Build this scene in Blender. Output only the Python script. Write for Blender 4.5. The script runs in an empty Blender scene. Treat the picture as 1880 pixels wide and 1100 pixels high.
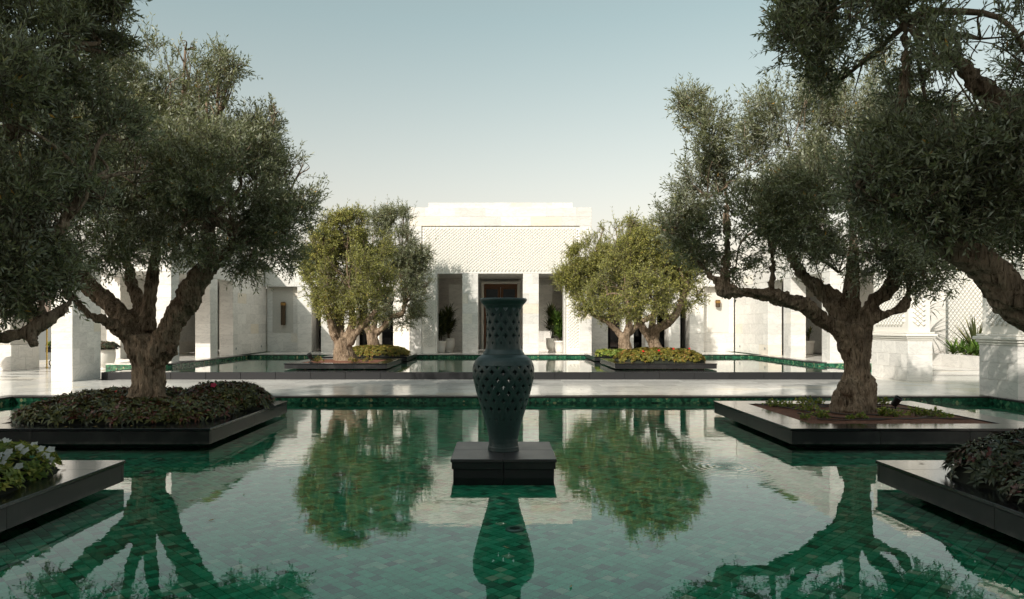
import bpy, bmesh, math, random
import numpy as np
from mathutils import Vector, noise

# ------------------------------------------------------------------ camera
scene = bpy.context.scene
C = scene.collection
FPX, VX, VY, CAMH = 1280.0, 919.0, 597.0, 1.75      # focal length in photo pixels, vanishing point, eye height
cam_d = bpy.data.cameras.new("camera"); cam = bpy.data.objects.new("camera", cam_d); C.objects.link(cam)
cam.location = (0, 0, CAMH); cam.rotation_euler = (math.radians(90), 0, 0)
cam_d.sensor_width = 36; cam_d.lens = 36 * FPX / 1880
cam_d.shift_x = (940 - VX) / 1880; cam_d.shift_y = (VY - 550) / 1880
cam_d.clip_start = 0.05; cam_d.clip_end = 3000
scene.camera = cam

# ------------------------------------------------------------------ light
SUN_EL, SUN_AZ = math.radians(33), math.radians(35)   # azimuth measured left of straight behind the camera
to_sun = Vector((-math.cos(SUN_EL) * math.sin(SUN_AZ), -math.cos(SUN_EL) * math.cos(SUN_AZ), math.sin(SUN_EL)))
world = bpy.data.worlds.new("World"); scene.world = world; world.use_nodes = True
wn, wl = world.node_tree.nodes, world.node_tree.links
wn.clear()
w_out = wn.new("ShaderNodeOutputWorld"); w_bg = wn.new("ShaderNodeBackground"); w_sky = wn.new("ShaderNodeTexSky")
w_hsv = wn.new("ShaderNodeHueSaturation")
w_sky.sky_type = 'NISHITA'; w_sky.sun_disc = False
w_sky.sun_elevation = SUN_EL
w_sky.sun_rotation = math.atan2(to_sun.x, to_sun.y)
w_sky.altitude = 0; w_sky.air_density = 1.0; w_sky.dust_density = 2.2; w_sky.ozone_density = 1.4
w_hsv.inputs['Saturation'].default_value = 0.42; w_hsv.inputs['Hue'].default_value = 0.465
w_bg.inputs['Strength'].default_value = 0.125
wl.new(w_sky.outputs[0], w_hsv.inputs['Color']); w_tc = wn.new("ShaderNodeTexCoord"); w_sep = wn.new("ShaderNodeSeparateXYZ")
w_haze = wn.new("ShaderNodeValToRGB"); w_mul = wn.new("ShaderNodeMix"); w_mul.data_type = 'RGBA'; w_mul.blend_type = 'MULTIPLY'; w_mul.inputs[0].default_value = 1.0
w_haze.color_ramp.elements[0].position = 0.0; w_haze.color_ramp.elements[0].color = (0.80, 0.60, 0.485, 1)      # dusty cream low in the sky
w_haze.color_ramp.elements[1].position = 0.40; w_haze.color_ramp.elements[1].color = (0.555, 0.605, 0.56, 1)
wl.new(w_tc.outputs['Generated'], w_sep.inputs[0]); wl.new(w_sep.outputs['Z'], w_haze.inputs['Fac'])
wl.new(w_hsv.outputs[0], w_mul.inputs[6]); wl.new(w_haze.outputs['Color'], w_mul.inputs[7]); wl.new(w_mul.outputs[2], w_bg.inputs['Color'])
wl.new(w_bg.outputs[0], w_out.inputs['Surface'])
sun_d = bpy.data.lights.new("sun", 'SUN'); sun_d.energy = 2.1; sun_d.angle = math.radians(0.5); sun_d.color = (1.0, 0.945, 0.86)
sun = bpy.data.objects.new("sun", sun_d); C.objects.link(sun)
sun.rotation_euler = to_sun.to_track_quat('Z', 'Y').to_euler(); sun.location = (-20, -20, 30)
scene.view_settings.view_transform = 'Standard'; scene.view_settings.look = 'None'
scene.view_settings.gamma = 1.0; scene.view_settings.exposure = 1.15
scene.view_settings.use_curve_mapping = False
scene.render.engine = 'CYCLES'
scene.cycles.use_denoising = True
scene.cycles.max_bounces = 10; scene.cycles.transparent_max_bounces = 16
scene.cycles.sample_clamp_indirect = 8.0

# ------------------------------------------------------------------ helpers
def at(px, py, d):
    """photo pixel at distance d -> world point (used once, while measuring where a thing stands)"""
    return Vector(((px - VX) * d / FPX, d, CAMH + (VY - py) * d / FPX))

WORLD = {}
def link(name, data, parent, loc):
    o = bpy.data.objects.new(name, data); C.objects.link(o)
    loc = Vector(loc)
    WORLD[o.name] = loc
    if parent is not None:
        o.parent = parent; o.location = loc - WORLD[parent.name]
    else:
        o.location = loc
    return o
def thing(name, label, cat, loc, group=None):
    o = link(name, None, None, loc); o.empty_display_size = 0.2
    tag(o, label, cat, group)
    return o
def tag(o, label=None, cat=None, group=None, kind=None):
    if label: o['label'] = label
    if cat: o['category'] = cat
    if group: o['group'] = group
    if kind: o['kind'] = kind
    return o
def mesh_of(name, v, f, mats, mi=None, smooth=False):
    me = bpy.data.meshes.new(name)
    me.from_pydata([tuple(p) for p in v], [], [tuple(q) for q in f]); me.update()
    for m in (mats if isinstance(mats, (list, tuple)) else [mats]): me.materials.append(m)
    if mi is not None: me.polygons.foreach_set('material_index', mi)
    if smooth: me.polygons.foreach_set('use_smooth', [True] * len(me.polygons))
    return me
def put(name, v, f, mat, parent=None, smooth=False, mi=None):
    """world-space verts -> object with its origin at the bottom centre of the piece"""
    v = np.asarray(v, float)
    lo, hi = v.min(0), v.max(0)
    org = np.array([(lo[0] + hi[0]) / 2, (lo[1] + hi[1]) / 2, lo[2]])
    return link(name, mesh_of(name, v - org, f, mat, mi, smooth), parent, org)
BOXF = [(0, 3, 2, 1), (4, 5, 6, 7), (0, 1, 5, 4), (1, 2, 6, 5), (2, 3, 7, 6), (3, 0, 4, 7)]
def boxv(x0, x1, y0, y1, z0, z1):
    return [(x0, y0, z0), (x1, y0, z0), (x1, y1, z0), (x0, y1, z0), (x0, y0, z1), (x1, y0, z1), (x1, y1, z1), (x0, y1, z1)]
_bm = {}
def bevel_mesh(name, sx, sy, sz, bev, mat):
    key = (round(sx, 3), round(sy, 3), round(sz, 3), round(bev, 4), mat.name)
    if key in _bm: return _bm[key]
    bm = bmesh.new()
    bmesh.ops.create_cube(bm, size=1)
    for v in bm.verts: v.co = Vector((v.co.x * sx, v.co.y * sy, v.co.z * sz))
    if bev > 0:
        bmesh.ops.bevel(bm, geom=list(bm.edges), offset=bev, segments=1, affect='EDGES', profile=0.5)
    me = bpy.data.meshes.new(name); bm.to_mesh(me); bm.free(); me.materials.append(mat)
    _bm[key] = me
    return me
def box(name, x0, x1, y0, y1, z0, z1, mat, parent=None, bev=0.004):
    me = bevel_mesh(name, x1 - x0, y1 - y0, z1 - z0, bev, mat)
    return link(name, me, parent, ((x0 + x1) / 2, (y0 + y1) / 2, (z0 + z1) / 2))
def masonry(parent, x0, x1, y0, y1, z0, z1, mat, course=0.45, length=0.95, gap=0.004, bev=0.004, seed=0, core=True, name='block'):
    """a wall or pier laid course by course: every stone its own piece around a recessed core"""
    r = random.Random(seed)
    nz = max(1, round((z1 - z0) / course)); ch = (z1 - z0) / nz
    along_x = (x1 - x0) >= (y1 - y0)
    a0, a1 = (x0, x1) if along_x else (y0, y1)
    for k in range(nz):
        zb, zt = z0 + k * ch, z0 + (k + 1) * ch
        n = max(1, round((a1 - a0) / length))
        cuts = [a0 + (a1 - a0) * i / n for i in range(n + 1)]
        if n > 1:
            sh = (a1 - a0) / n * (0.5 if k % 2 else 0.0)
            if sh: cuts = [a0] + [c + sh for c in cuts[:-1]] + [a1]
        elif k % 2 and (a1 - a0) > 0.5:
            cuts = [a0, a0 + (a1 - a0) * (0.35 if k % 4 == 1 else 0.62), a1]
        for i in range(len(cuts) - 1):
            b0, b1 = cuts[i] + gap / 2, cuts[i + 1] - gap / 2
            if b1 - b0 < 0.02: continue
            p = r.choice((0, 0, 0.001, 0.002))
            if along_x: box(name, b0, b1, y0 - p, y1 + p, zb + gap / 2, zt - gap / 2, mat, parent, bev)
            else: box(name, x0 - p, x1 + p, b0, b1, zb + gap / 2, zt - gap / 2, mat, parent, bev)
    if core:
        i = 0.012
        box('core', x0 + i, x1 - i, y0 + i, y1 - i, z0 + i, z1 - i, mat, parent, 0)
def lathe(prof, cx, cy, n=40, z0=0.0):
    v, f = [], []
    for (r, z) in prof:
        for i in range(n):
            a = 2 * math.pi * i / n
            v.append((cx + r * math.cos(a), cy + r * math.sin(a), z0 + z))
    for k in range(len(prof) - 1):
        for i in range(n):
            j = (i + 1) % n
            f.append((k * n + i, k * n + j, (k + 1) * n + j, (k + 1) * n + i))
    f.append(tuple(range(n - 1, -1, -1))); f.append(tuple(range((len(prof) - 1) * n, len(prof) * n)))
    return v, f
def spline(pts, sub=5):
    """Catmull-Rom through (x, y, z, r) points"""
    p = [np.array(q, float) for q in pts]
    p = [2 * p[0] - p[1]] + p + [2 * p[-1] - p[-2]]
    out = []
    for i in range(1, len(p) - 2):
        for s in range(sub):
            t = s / sub
            out.append(0.5 * ((2 * p[i]) + (-p[i - 1] + p[i + 1]) * t + (2 * p[i - 1] - 5 * p[i] + 4 * p[i + 1] - p[i + 2]) * t * t
                              + (-p[i - 1] + 3 * p[i] - 3 * p[i + 1] + p[i + 2]) * t ** 3))
    out.append(p[-2])
    return out
def tube(pts, n=10, sub=5, v=None, f=None):
    """closed tapered tube through (x, y, z, r) points, appended to v, f"""
    if v is None: v, f = [], []
    q = spline(pts, sub) if sub > 1 else [np.array(a, float) for a in pts]
    up = np.array([0.13, 0.27, 0.95]); base = len(v); u = None
    for k, a in enumerate(q):
        t = (q[min(k + 1, len(q) - 1)] - q[max(k - 1, 0)])[:3]; t = t / (np.linalg.norm(t) + 1e-9)
        if u is None:
            u = np.cross(t, up if abs(t @ up) < 0.9 else np.array([1.0, 0, 0]))
        u = u - t * (u @ t); u = u / (np.linalg.norm(u) + 1e-9); w = np.cross(t, u)
        for i in range(n):
            an = 2 * math.pi * i / n
            v.append(tuple(a[:3] + max(a[3], 0.001) * (u * math.cos(an) + w * math.sin(an))))
    m = len(q)
    for k in range(m - 1):
        for i in range(n):
            j = (i + 1) % n
            f.append((base + k * n + i, base + k * n + j, base + (k + 1) * n + j, base + (k + 1) * n + i))
    f.append(tuple(base + i for i in range(n - 1, -1, -1))); f.append(tuple(base + (m - 1) * n + i for i in range(n)))
    return v, f

# ------------------------------------------------------------------ materials
def new_mat(name):
    m = bpy.data.materials.new(name); m.use_nodes = True
    n, l = m.node_tree.nodes, m.node_tree.links
    b = n['Principled BSDF']
    return m, n, l, b
def ramp(n, stops, interp='LINEAR'):
    r = n.new('ShaderNodeValToRGB'); cr = r.color_ramp; cr.interpolation = interp
    while len(cr.elements) < len(stops): cr.elements.new(0.5)
    for e, (p, c) in zip(cr.elements, stops): e.position = p; e.color = (*c, 1)
    return r
def mixc(n, l, fac, a, b, mode='MIX'):
    m = n.new('ShaderNodeMix'); m.data_type = 'RGBA'; m.blend_type = mode
    for s, val in ((m.inputs[0], fac), (m.inputs[6], a), (m.inputs[7], b)):
        if hasattr(val, 'links') or hasattr(val, 'is_output'): l.new(val, s)
        elif isinstance(val, (int, float)): s.default_value = val
        else: s.default_value = (*val, 1)
    return m.outputs[2]
def math_n(n, l, op, a, b=None, c=None):
    m = n.new('ShaderNodeMath'); m.operation = op
    for s, val in zip(m.inputs, (a, b, c)):
        if val is None: continue
        if hasattr(val, 'is_output'): l.new(val, s)
        else: s.default_value = val
    return m.outputs[0]
def noise_n(n, l, vec, scale, detail=4, rough=0.55, dist=0.0):
    t = n.new('ShaderNodeTexNoise'); t.inputs['Scale'].default_value = scale
    t.inputs['Detail'].default_value = detail; t.inputs['Roughness'].default_value = rough; t.inputs['Distortion'].default_value = dist
    if vec is not None: l.new(vec, t.inputs['Vector'])
    return t
def piece_vec(n, l, stretch=(1, 1, 1)):
    """object coordinates shifted by a random amount per piece, so no two stones show the same veins"""
    tc = n.new('ShaderNodeTexCoord'); oi = n.new('ShaderNodeObjectInfo')
    m = math_n(n, l, 'MULTIPLY', oi.outputs['Random'], 57.0)
    add = n.new('ShaderNodeVectorMath'); add.operation = 'ADD'
    mp = n.new('ShaderNodeMapping'); mp.inputs['Scale'].default_value = stretch
    l.new(tc.outputs['Object'], add.inputs[0]); l.new(m, add.inputs[1]); l.new(add.outputs[0], mp.inputs['Vector'])
    return mp.outputs[0], oi.outputs['Random']
def bump(n, l, b, height, strength=0.3, dist=0.01):
    bp = n.new('ShaderNodeBump'); bp.inputs['Strength'].default_value = strength; bp.inputs['Distance'].default_value = dist
    l.new(height, bp.inputs['Height']); l.new(bp.outputs[0], b.inputs['Normal'])
    return bp
def marble(name, base, vein, rough, vary=0.08, spec=0.5, tan=0.06):
    m, n, l, b = new_mat(name)
    vec, rnd = piece_vec(n, l, (0.9, 1.0, 2.4))
    w = noise_n(n, l, vec, 1.6, 6, 0.62, 1.1)
    vr = ramp(n, [(0.0, (0, 0, 0)), (0.46, (0, 0, 0)), (0.5, (1, 1, 1)), (0.545, (0, 0, 0)), (1, (0, 0, 0))])
    l.new(w.outputs['Fac'], vr.inputs['Fac'])
    cl = noise_n(n, l, vec, 2.5, 4, 0.6, 0.4)
    c1 = mixc(n, l, math_n(n, l, 'MULTIPLY', cl.outputs['Fac'], 0.55), base, vein)
    c2 = mixc(n, l, math_n(n, l, 'MULTIPLY', vr.outputs['Color'], 0.32), c1, tuple(v * 0.62 for v in vein))
    # each slab a little lighter or darker, a few yellowed
    hs = n.new('ShaderNodeHueSaturation')
    l.new(math_n(n, l, 'MULTIPLY_ADD', rnd, vary * 2, 1 - vary * 1.3), hs.inputs['Value']); l.new(c2, hs.inputs['Color'])
    yr = ramp(n, [(0, (0, 0, 0)), (0.90, (0, 0, 0)), (1.0, (1, 1, 1))]); l.new(rnd, yr.inputs['Fac'])
    c3 = mixc(n, l, math_n(n, l, 'MULTIPLY', yr.outputs['Color'], tan * 8), hs.outputs[0], (0.66, 0.54, 0.36))
    l.new(c3, b.inputs['Base Color'])
    rr = math_n(n, l, 'MULTIPLY_ADD', cl.outputs['Fac'], 0.12, rough)
    l.new(rr, b.inputs['Roughness']); b.inputs['Specular IOR Level'].default_value = spec
    bump(n, l, b, cl.outputs['Fac'], 0.05, 0.004)
    return m
def stone(name, base, rough, grain=90, var=0.25, spec=0.5, wear=None, lime=None):
    m, n, l, b = new_mat(name)
    vec, rnd = piece_vec(n, l)
    g = noise_n(n, l, vec, grain, 2, 0.6); big = noise_n(n, l, vec, 2.2, 4, 0.6)
    hs = n.new('ShaderNodeHueSaturation'); hs.inputs['Color'].default_value = (*base, 1)
    s = math_n(n, l, 'MULTIPLY_ADD', g.outputs['Fac'], var, math_n(n, l, 'MULTIPLY_ADD', rnd, 0.2, 0.9 - var / 2))
    l.new(s, hs.inputs['Value'])
    col = hs.outputs[0]
    if wear:
        wr = ramp(n, [(0.5, (0, 0, 0)), (0.72, (1, 1, 1))]); l.new(big.outputs['Fac'], wr.inputs['Fac'])
        col = mixc(n, l, math_n(n, l, 'MULTIPLY', wr.outputs['Color'], 0.6), col, wear)
    if lime:      # lime scale left by the water along the foot of the stone, patchy
        tc2 = n.new('ShaderNodeTexCoord'); sp = n.new('ShaderNodeSeparateXYZ'); l.new(tc2.outputs['Object'], sp.inputs[0])
        mr = n.new('ShaderNodeMapRange'); l.new(sp.outputs['Z'], mr.inputs[0]); mr.inputs[1].default_value = -0.045; mr.inputs[2].default_value = -0.095
        st_ = noise_n(n, l, vec, 7, 5, 0.65); sr = ramp(n, [(0.38, (0, 0, 0)), (0.62, (1, 1, 1))]); l.new(st_.outputs['Fac'], sr.inputs['Fac'])
        col = mixc(n, l, math_n(n, l, 'MULTIPLY', math_n(n, l, 'MULTIPLY', mr.outputs[0], sr.outputs['Color']), 0.8), col, lime)
    l.new(col, b.inputs['Base Color'])
    l.new(math_n(n, l, 'MULTIPLY_ADD', big.outputs['Fac'], 0.15, rough - 0.06), b.inputs['Roughness'])
    b.inputs['Specular IOR Level'].default_value = spec
    bump(n, l, b, g.outputs['Fac'], 0.12, 0.003)
    return m
M = {}
M['marble'] = marble('white_marble', (0.81, 0.775, 0.72), (0.56, 0.535, 0.50), 0.42, 0.10)
M['marble_pol'] = marble('polished_deck_marble', (0.84, 0.80, 0.74), (0.56, 0.53, 0.49), 0.10, 0.16, 0.6)
M['granite'] = stone('black_granite_polished', (0.012, 0.012, 0.013), 0.10, 120, 0.4, 0.8)
M['granite_side'] = stone('dark_granite_honed', (0.013, 0.013, 0.014), 0.30, 120, 0.5, 0.5, (0.052, 0.049, 0.046), (0.11, 0.10, 0.09))
M['granite_riser'] = stone('charcoal_granite_riser', (0.016, 0.016, 0.017), 0.5, 60, 0.5, 0.35)
M['coping'] = stone('brown_black_coping', (0.030, 0.025, 0.024), 0.28, 70, 0.5, 0.5)
M['basalt'] = stone('dark_plum_granite_top', (0.045, 0.040, 0.041), 0.38, 80, 0.5, 0.5)
M['plaster'] = stone('rough_cream_plaster', (0.58, 0.545, 0.49), 0.85, 25, 0.3, 0.2)
M['lattice'] = stone('carved_white_stone', (0.80, 0.77, 0.71), 0.75, 30, 0.12, 0.25)
M['ivory'] = stone('ivory_cornice_stone', (0.78, 0.74, 0.67), 0.55, 20, 0.10, 0.3)
M['pot'] = stone('white_glazed_pot', (0.70, 0.66, 0.60), 0.45, 14, 0.12, 0.4)
M['concrete'] = stone('grey_ground', (0.20, 0.19, 0.17), 0.9, 6, 0.3, 0.2)
def simple(name, col, rough=0.5, metal=0.0, spec=0.5):
    m, n, l, b = new_mat(name)
    vec, rnd = piece_vec(n, l)
    g = noise_n(n, l, vec, 9, 5, 0.6)
    hs = n.new('ShaderNodeHueSaturation'); hs.inputs['Color'].default_value = (*col, 1)
    l.new(math_n(n, l, 'MULTIPLY_ADD', g.outputs['Fac'], 0.5, 0.75), hs.inputs['Value'])
    l.new(hs.outputs[0], b.inputs['Base Color'])
    b.inputs['Roughness'].default_value = rough; b.inputs['Metallic'].default_value = metal; b.inputs['Specular IOR Level'].default_value = spec
    return m
M['brass'] = simple('aged_brass', (0.42, 0.24, 0.08), 0.38, 0.9)
M['bronze'] = simple('dark_bronze', (0.075, 0.045, 0.022), 0.5, 0.3)
M['gold'] = simple('polished_brass', (0.75, 0.52, 0.14), 0.25, 1.0)
M['iron'] = simple('black_iron', (0.012, 0.012, 0.012), 0.5, 0.2)
M['wood'] = simple('brown_door_wood', (0.16, 0.065, 0.024), 0.4)
M['glass'] = simple('dark_door_glass', (0.012, 0.012, 0.013), 0.06)
M['cloth'] = simple('charcoal_cloth', (0.02, 0.021, 0.024), 0.8)
M['rubber'] = simple('brown_hose_rubber', (0.045, 0.026, 0.018), 0.45)
M['steel'] = simple('dull_steel', (0.32, 0.33, 0.33), 0.35, 0.5)
M['vase'] = stone('blue_green_cast_vase', (0.030, 0.056, 0.054), 0.38, 35, 0.6, 0.5, (0.060, 0.085, 0.080))
M['roof_tile'] = simple('green_roof_tile', (0.11, 0.12, 0.035), 0.4)
M['soil'] = None
def soil():
    m, n, l, b = new_mat('red_brown_soil')
    tc = n.new('ShaderNodeTexCoord')
    a = noise_n(n, l, tc.outputs['Object'], 22, 6, 0.7); v = n.new('ShaderNodeTexVoronoi'); v.inputs['Scale'].default_value = 45
    l.new(tc.outputs['Object'], v.inputs['Vector'])
    r = ramp(n, [(0.25, (0.08, 0.030, 0.017)), (0.55, (0.23, 0.090, 0.050)), (0.8, (0.34, 0.165, 0.095))]); l.new(a.outputs['Fac'], r.inputs['Fac'])
    l.new(r.outputs[0], b.inputs['Base Color']); b.inputs['Roughness'].default_value = 0.95
    h = math_n(n, l, 'ADD', a.outputs['Fac'], v.outputs['Distance']); bump(n, l, b, h, 0.9, 0.03)
    return m
M['soil'] = soil()
M['thicket'] = simple('dark_stem_thicket', (0.014, 0.016, 0.008), 0.95)
def bark(name, dark, light, scale=1.0):
    m, n, l, b = new_mat(name)
    tc = n.new('ShaderNodeTexCoord'); mp = n.new('ShaderNodeMapping'); mp.inputs['Scale'].default_value = (1, 1, 0.32)
    l.new(tc.outputs['Object'], mp.inputs['Vector'])
    a = noise_n(n, l, mp.outputs[0], 16 * scale, 7, 0.68, 0.6); c = noise_n(n, l, tc.outputs['Object'], 3.5 * scale, 5, 0.6)
    v = n.new('ShaderNodeTexVoronoi'); v.inputs['Scale'].default_value = 15 * scale; v.feature = 'DISTANCE_TO_EDGE'; l.new(mp.outputs[0], v.inputs['Vector'])
    r = ramp(n, [(0.34, dark), (0.66, light)]); l.new(math_n(n, l, 'MULTIPLY_ADD', c.outputs['Fac'], 0.5, math_n(n, l, 'MULTIPLY', a.outputs['Fac'], 0.5)), r.inputs['Fac'])
    m2 = n.new('ShaderNodeMapping'); m2.inputs['Scale'].default_value = (1, 1, 0.14); l.new(tc.outputs['Object'], m2.inputs['Vector'])
    k_ = noise_n(n, l, m2.outputs[0], 30 * scale, 5, 0.6, 1.2)
    ck = ramp(n, [(0.36, (0.22, 0.20, 0.18)), (0.47, (0.8, 0.78, 0.75)), (0.6, (1, 1, 1))]); l.new(k_.outputs['Fac'], ck.inputs['Fac'])
    l.new(mixc(n, l, 1.0, r.outputs[0], ck.outputs[0], 'MULTIPLY'), b.inputs['Base Color']); b.inputs['Roughness'].default_value = 0.92; b.inputs['Specular IOR Level'].default_value = 0.15
    h = math_n(n, l, 'ADD', a.outputs['Fac'], math_n(n, l, 'MULTIPLY', k_.outputs['Fac'], 1.4))
    bump(n, l, b, h, 0.9, 0.03)
    return m
M['bark'] = bark('olive_bark', (0.10, 0.068, 0.046), (0.52, 0.39, 0.28))
M['bark_pale'] = bark('pale_olive_bark', (0.14, 0.095, 0.06), (0.46, 0.345, 0.245))
M['twig'] = simple('olive_twig', (0.12, 0.10, 0.065), 0.8)
def leaf(name, stops, back, trans=0.35, rough=0.5, tcol=None, spec=0.35):
    """leaf: per-leaf colour from the 'var' attribute, paler underside, light passing through"""
    m, n, l, b = new_mat(name)
    at_ = n.new('ShaderNodeAttribute'); at_.attribute_name = 'var'
    r = ramp(n, stops); l.new(at_.outputs['Fac'], r.inputs['Fac'])
    g = n.new('ShaderNodeNewGeometry')
    col = mixc(n, l, math_n(n, l, 'MULTIPLY', g.outputs['Backfacing'], back[1]), r.outputs[0], back[0])
    l.new(col, b.inputs['Base Color']); b.inputs['Roughness'].default_value = rough; b.inputs['Specular IOR Level'].default_value = spec
    t = n.new('ShaderNodeBsdfTranslucent'); tm = mixc(n, l, 1.0, col, tcol or (1.0, 1.0, 0.55), 'MULTIPLY'); l.new(tm, t.inputs['Color'])
    ms = n.new('ShaderNodeMixShader'); ms.inputs[0].default_value = trans
    l.new(b.outputs[0], ms.inputs[1]); l.new(t.outputs[0], ms.inputs[2]); l.new(ms.outputs[0], n['Material Output'].inputs['Surface'])
    return m
OLIVE = [(0.0, (0.085, 0.098, 0.048)), (0.45, (0.17, 0.185, 0.098)), (0.8, (0.28, 0.29, 0.16)), (0.955, (0.37, 0.35, 0.16)), (1.0, (0.5, 0.28, 0.06))]
M['olive'] = leaf('olive_leaf', OLIVE, ((0.42, 0.44, 0.35), 0.75), 0.35, 0.42, None, 0.5)
M['olive_sunlit'] = leaf('sunlit_olive_leaf', [(0.0, (0.163, 0.179, 0.038)), (0.5, (0.316, 0.311, 0.078)), (0.9, (0.536, 0.475, 0.138)), (1.0, (0.689, 0.475, 0.121))], ((0.22, 0.23, 0.12), 0.6))  # olive leaf for the back trees, sunlit yellow-green put into its colour
M['impatiens'] = leaf('impatiens_leaf', [(0.0, (0.055, 0.062, 0.024)), (0.5, (0.115, 0.125, 0.042)), (0.8, (0.21, 0.20, 0.06)), (0.84, (0.15, 0.065, 0.038)), (1.0, (0.17, 0.042, 0.034))], ((0.13, 0.06, 0.045), 0.6), 0.15, 0.34, None, 0.5)
M['impatiens_dark'] = leaf('dark_impatiens_leaf', [(0.0, (0.041, 0.053, 0.030)), (0.6, (0.104, 0.124, 0.064)), (0.82, (0.140, 0.131, 0.075)), (1.0, (0.169, 0.045, 0.049))], ((0.07, 0.025, 0.03), 0.6), 0.12, 0.28, None, 0.55)
M['hedge_gold'] = leaf('yellow_green_hedge_leaf', [(0.0, (0.084, 0.096, 0.017)), (0.6, (0.228, 0.204, 0.036)), (0.9, (0.324, 0.228, 0.048)), (1.0, (0.312, 0.072, 0.036))], ((0.2, 0.15, 0.06), 0.5), 0.2, 0.45)
M['fresh'] = leaf('fresh_green_leaf', [(0.0, (0.094, 0.156, 0.027)), (0.6, (0.235, 0.296, 0.055)), (1.0, (0.469, 0.423, 0.094))], ((0.2, 0.22, 0.08), 0.5), 0.3, 0.45)
M['strap'] = leaf('dark_strap_leaf', [(0.0, (0.029, 0.042, 0.016)), (0.7, (0.078, 0.094, 0.029)), (1.0, (0.221, 0.208, 0.065))], ((0.08, 0.09, 0.04), 0.5), 0.2, 0.4)
M['agapanthus'] = leaf('bright_strap_leaf', [(0.0, (0.03, 0.07, 0.012)), (0.6, (0.08, 0.16, 0.02)), (1.0, (0.19, 0.27, 0.05))], ((0.1, 0.16, 0.05), 0.5), 0.3, 0.4)
M['petal_white'] = leaf('white_petal', [(0.0, (0.7, 0.7, 0.68)), (1.0, (0.85, 0.85, 0.84))], ((0.7, 0.7, 0.7), 0.5), 0.3, 0.5, (1, 1, 1))
M['petal_red'] = leaf('red_petal', [(0.0, (0.55, 0.02, 0.02)), (1.0, (0.75, 0.04, 0.03))], ((0.5, 0.02, 0.03), 0.5), 0.3, 0.5, (1, .6, .6))
M['petal_pink'] = leaf('pink_petal', [(0.0, (0.6, 0.05, 0.12)), (1.0, (0.7, 0.08, 0.16))], ((0.5, 0.04, 0.1), 0.5), 0.3, 0.5, (1, .6, .7))
M['dead_leaf'] = simple('fallen_leaf', (0.36, 0.24, 0.09), 0.6)

TILE_STOPS = [(0.0, (0.03, 0.08, 0.045)), (0.08, (0.03, 0.23, 0.125)), (0.35, (0.04, 0.43, 0.235)), (0.65, (0.055, 0.55, 0.31)), (0.88, (0.10, 0.64, 0.39)), (0.95, (0.33, 0.68, 0.44)), (1.0, (0.66, 0.66, 0.46))]
def tile_mat(name, src):
    m, n, l, b = new_mat(name)
    r = ramp(n, TILE_STOPS)
    tc = n.new('ShaderNodeTexCoord')
    if src == 'object':
        oi = n.new('ShaderNodeObjectInfo'); val = oi.outputs['Random']
    elif src == 'attr':
        a = n.new('ShaderNodeAttribute'); a.attribute_name = 'var'; val = a.outputs['Fac']
    else:   # far floor: the same diagonal tiles as a texture
        mp = n.new('ShaderNodeMapping'); mp.inputs['Rotation'].default_value = (0, 0, math.radians(45)); mp.inputs['Scale'].default_value = (src, src, src)
        geo = n.new('ShaderNodeNewGeometry'); l.new(geo.outputs['Position'], mp.inputs['Vector'])
        fl = n.new('ShaderNodeVectorMath'); fl.operation = 'FLOOR'; l.new(mp.outputs[0], fl.inputs[0])
        wn_ = n.new('ShaderNodeTexWhiteNoise'); wn_.noise_dimensions = '3D'; l.new(fl.outputs[0], wn_.inputs['Vector']); val = wn_.outputs['Value']
    l.new(val, r.inputs['Fac'])
    g = noise_n(n, l, tc.outputs['Object'], 24, 4, 0.6)
    hs = n.new('ShaderNodeHueSaturation'); l.new(r.outputs[0], hs.inputs['Color']); l.new(math_n(n, l, 'MULTIPLY_ADD', g.outputs['Fac'], 0.6, 0.7), hs.inputs['Value'])
    l.new(hs.outputs[0], b.inputs['Base Color']); b.inputs['Roughness'].default_value = 0.3
    return m
M['tile'] = tile_mat('green_zellige_tile', 'object')
M['tile_field'] = tile_mat('green_zellige_tile_field', 'attr')
M['tile_far'] = tile_mat('green_zellige_tile_far', 1 / 0.1)
M['tile_upper'] = tile_mat('green_zellige_tile_upper_pool', 1 / 0.1)
M['grout'] = stone('grey_green_grout', (0.05, 0.075, 0.055), 0.9, 60, 0.3, 0.1)
def mosaic():
    m, n, l, b = new_mat('green_mosaic_band')
    geo = n.new('ShaderNodeNewGeometry'); mp = n.new('ShaderNodeMapping')
    mp.inputs['Scale'].default_value = (18, 18, 18); mp.inputs['Rotation'].default_value = (math.radians(45), math.radians(45), 0)
    l.new(geo.outputs['Position'], mp.inputs['Vector'])
    fl = n.new('ShaderNodeVectorMath'); fl.operation = 'FLOOR'; l.new(mp.outputs[0], fl.inputs[0])
    w = n.new('ShaderNodeTexWhiteNoise'); l.new(fl.outputs[0], w.inputs['Vector'])
    r = ramp(n, [(0.0, (0.008, 0.030, 0.018)), (0.5, (0.016, 0.095, 0.052)), (0.85, (0.035, 0.16, 0.085)), (0.95, (0.10, 0.22, 0.11)), (1.0, (0.34, 0.30, 0.16))]); l.new(w.outputs['Value'], r.inputs['Fac'])
    l.new(r.outputs[0], b.inputs['Base Color']); b.inputs['Roughness'].default_value = 0.2
    return m
M['mosaic'] = mosaic()
RIPPLE = ((1330 - VX) * 1280 * 1.75 / (857 - VY) / 1280, 1280 * 1.75 / (857 - VY))
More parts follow.
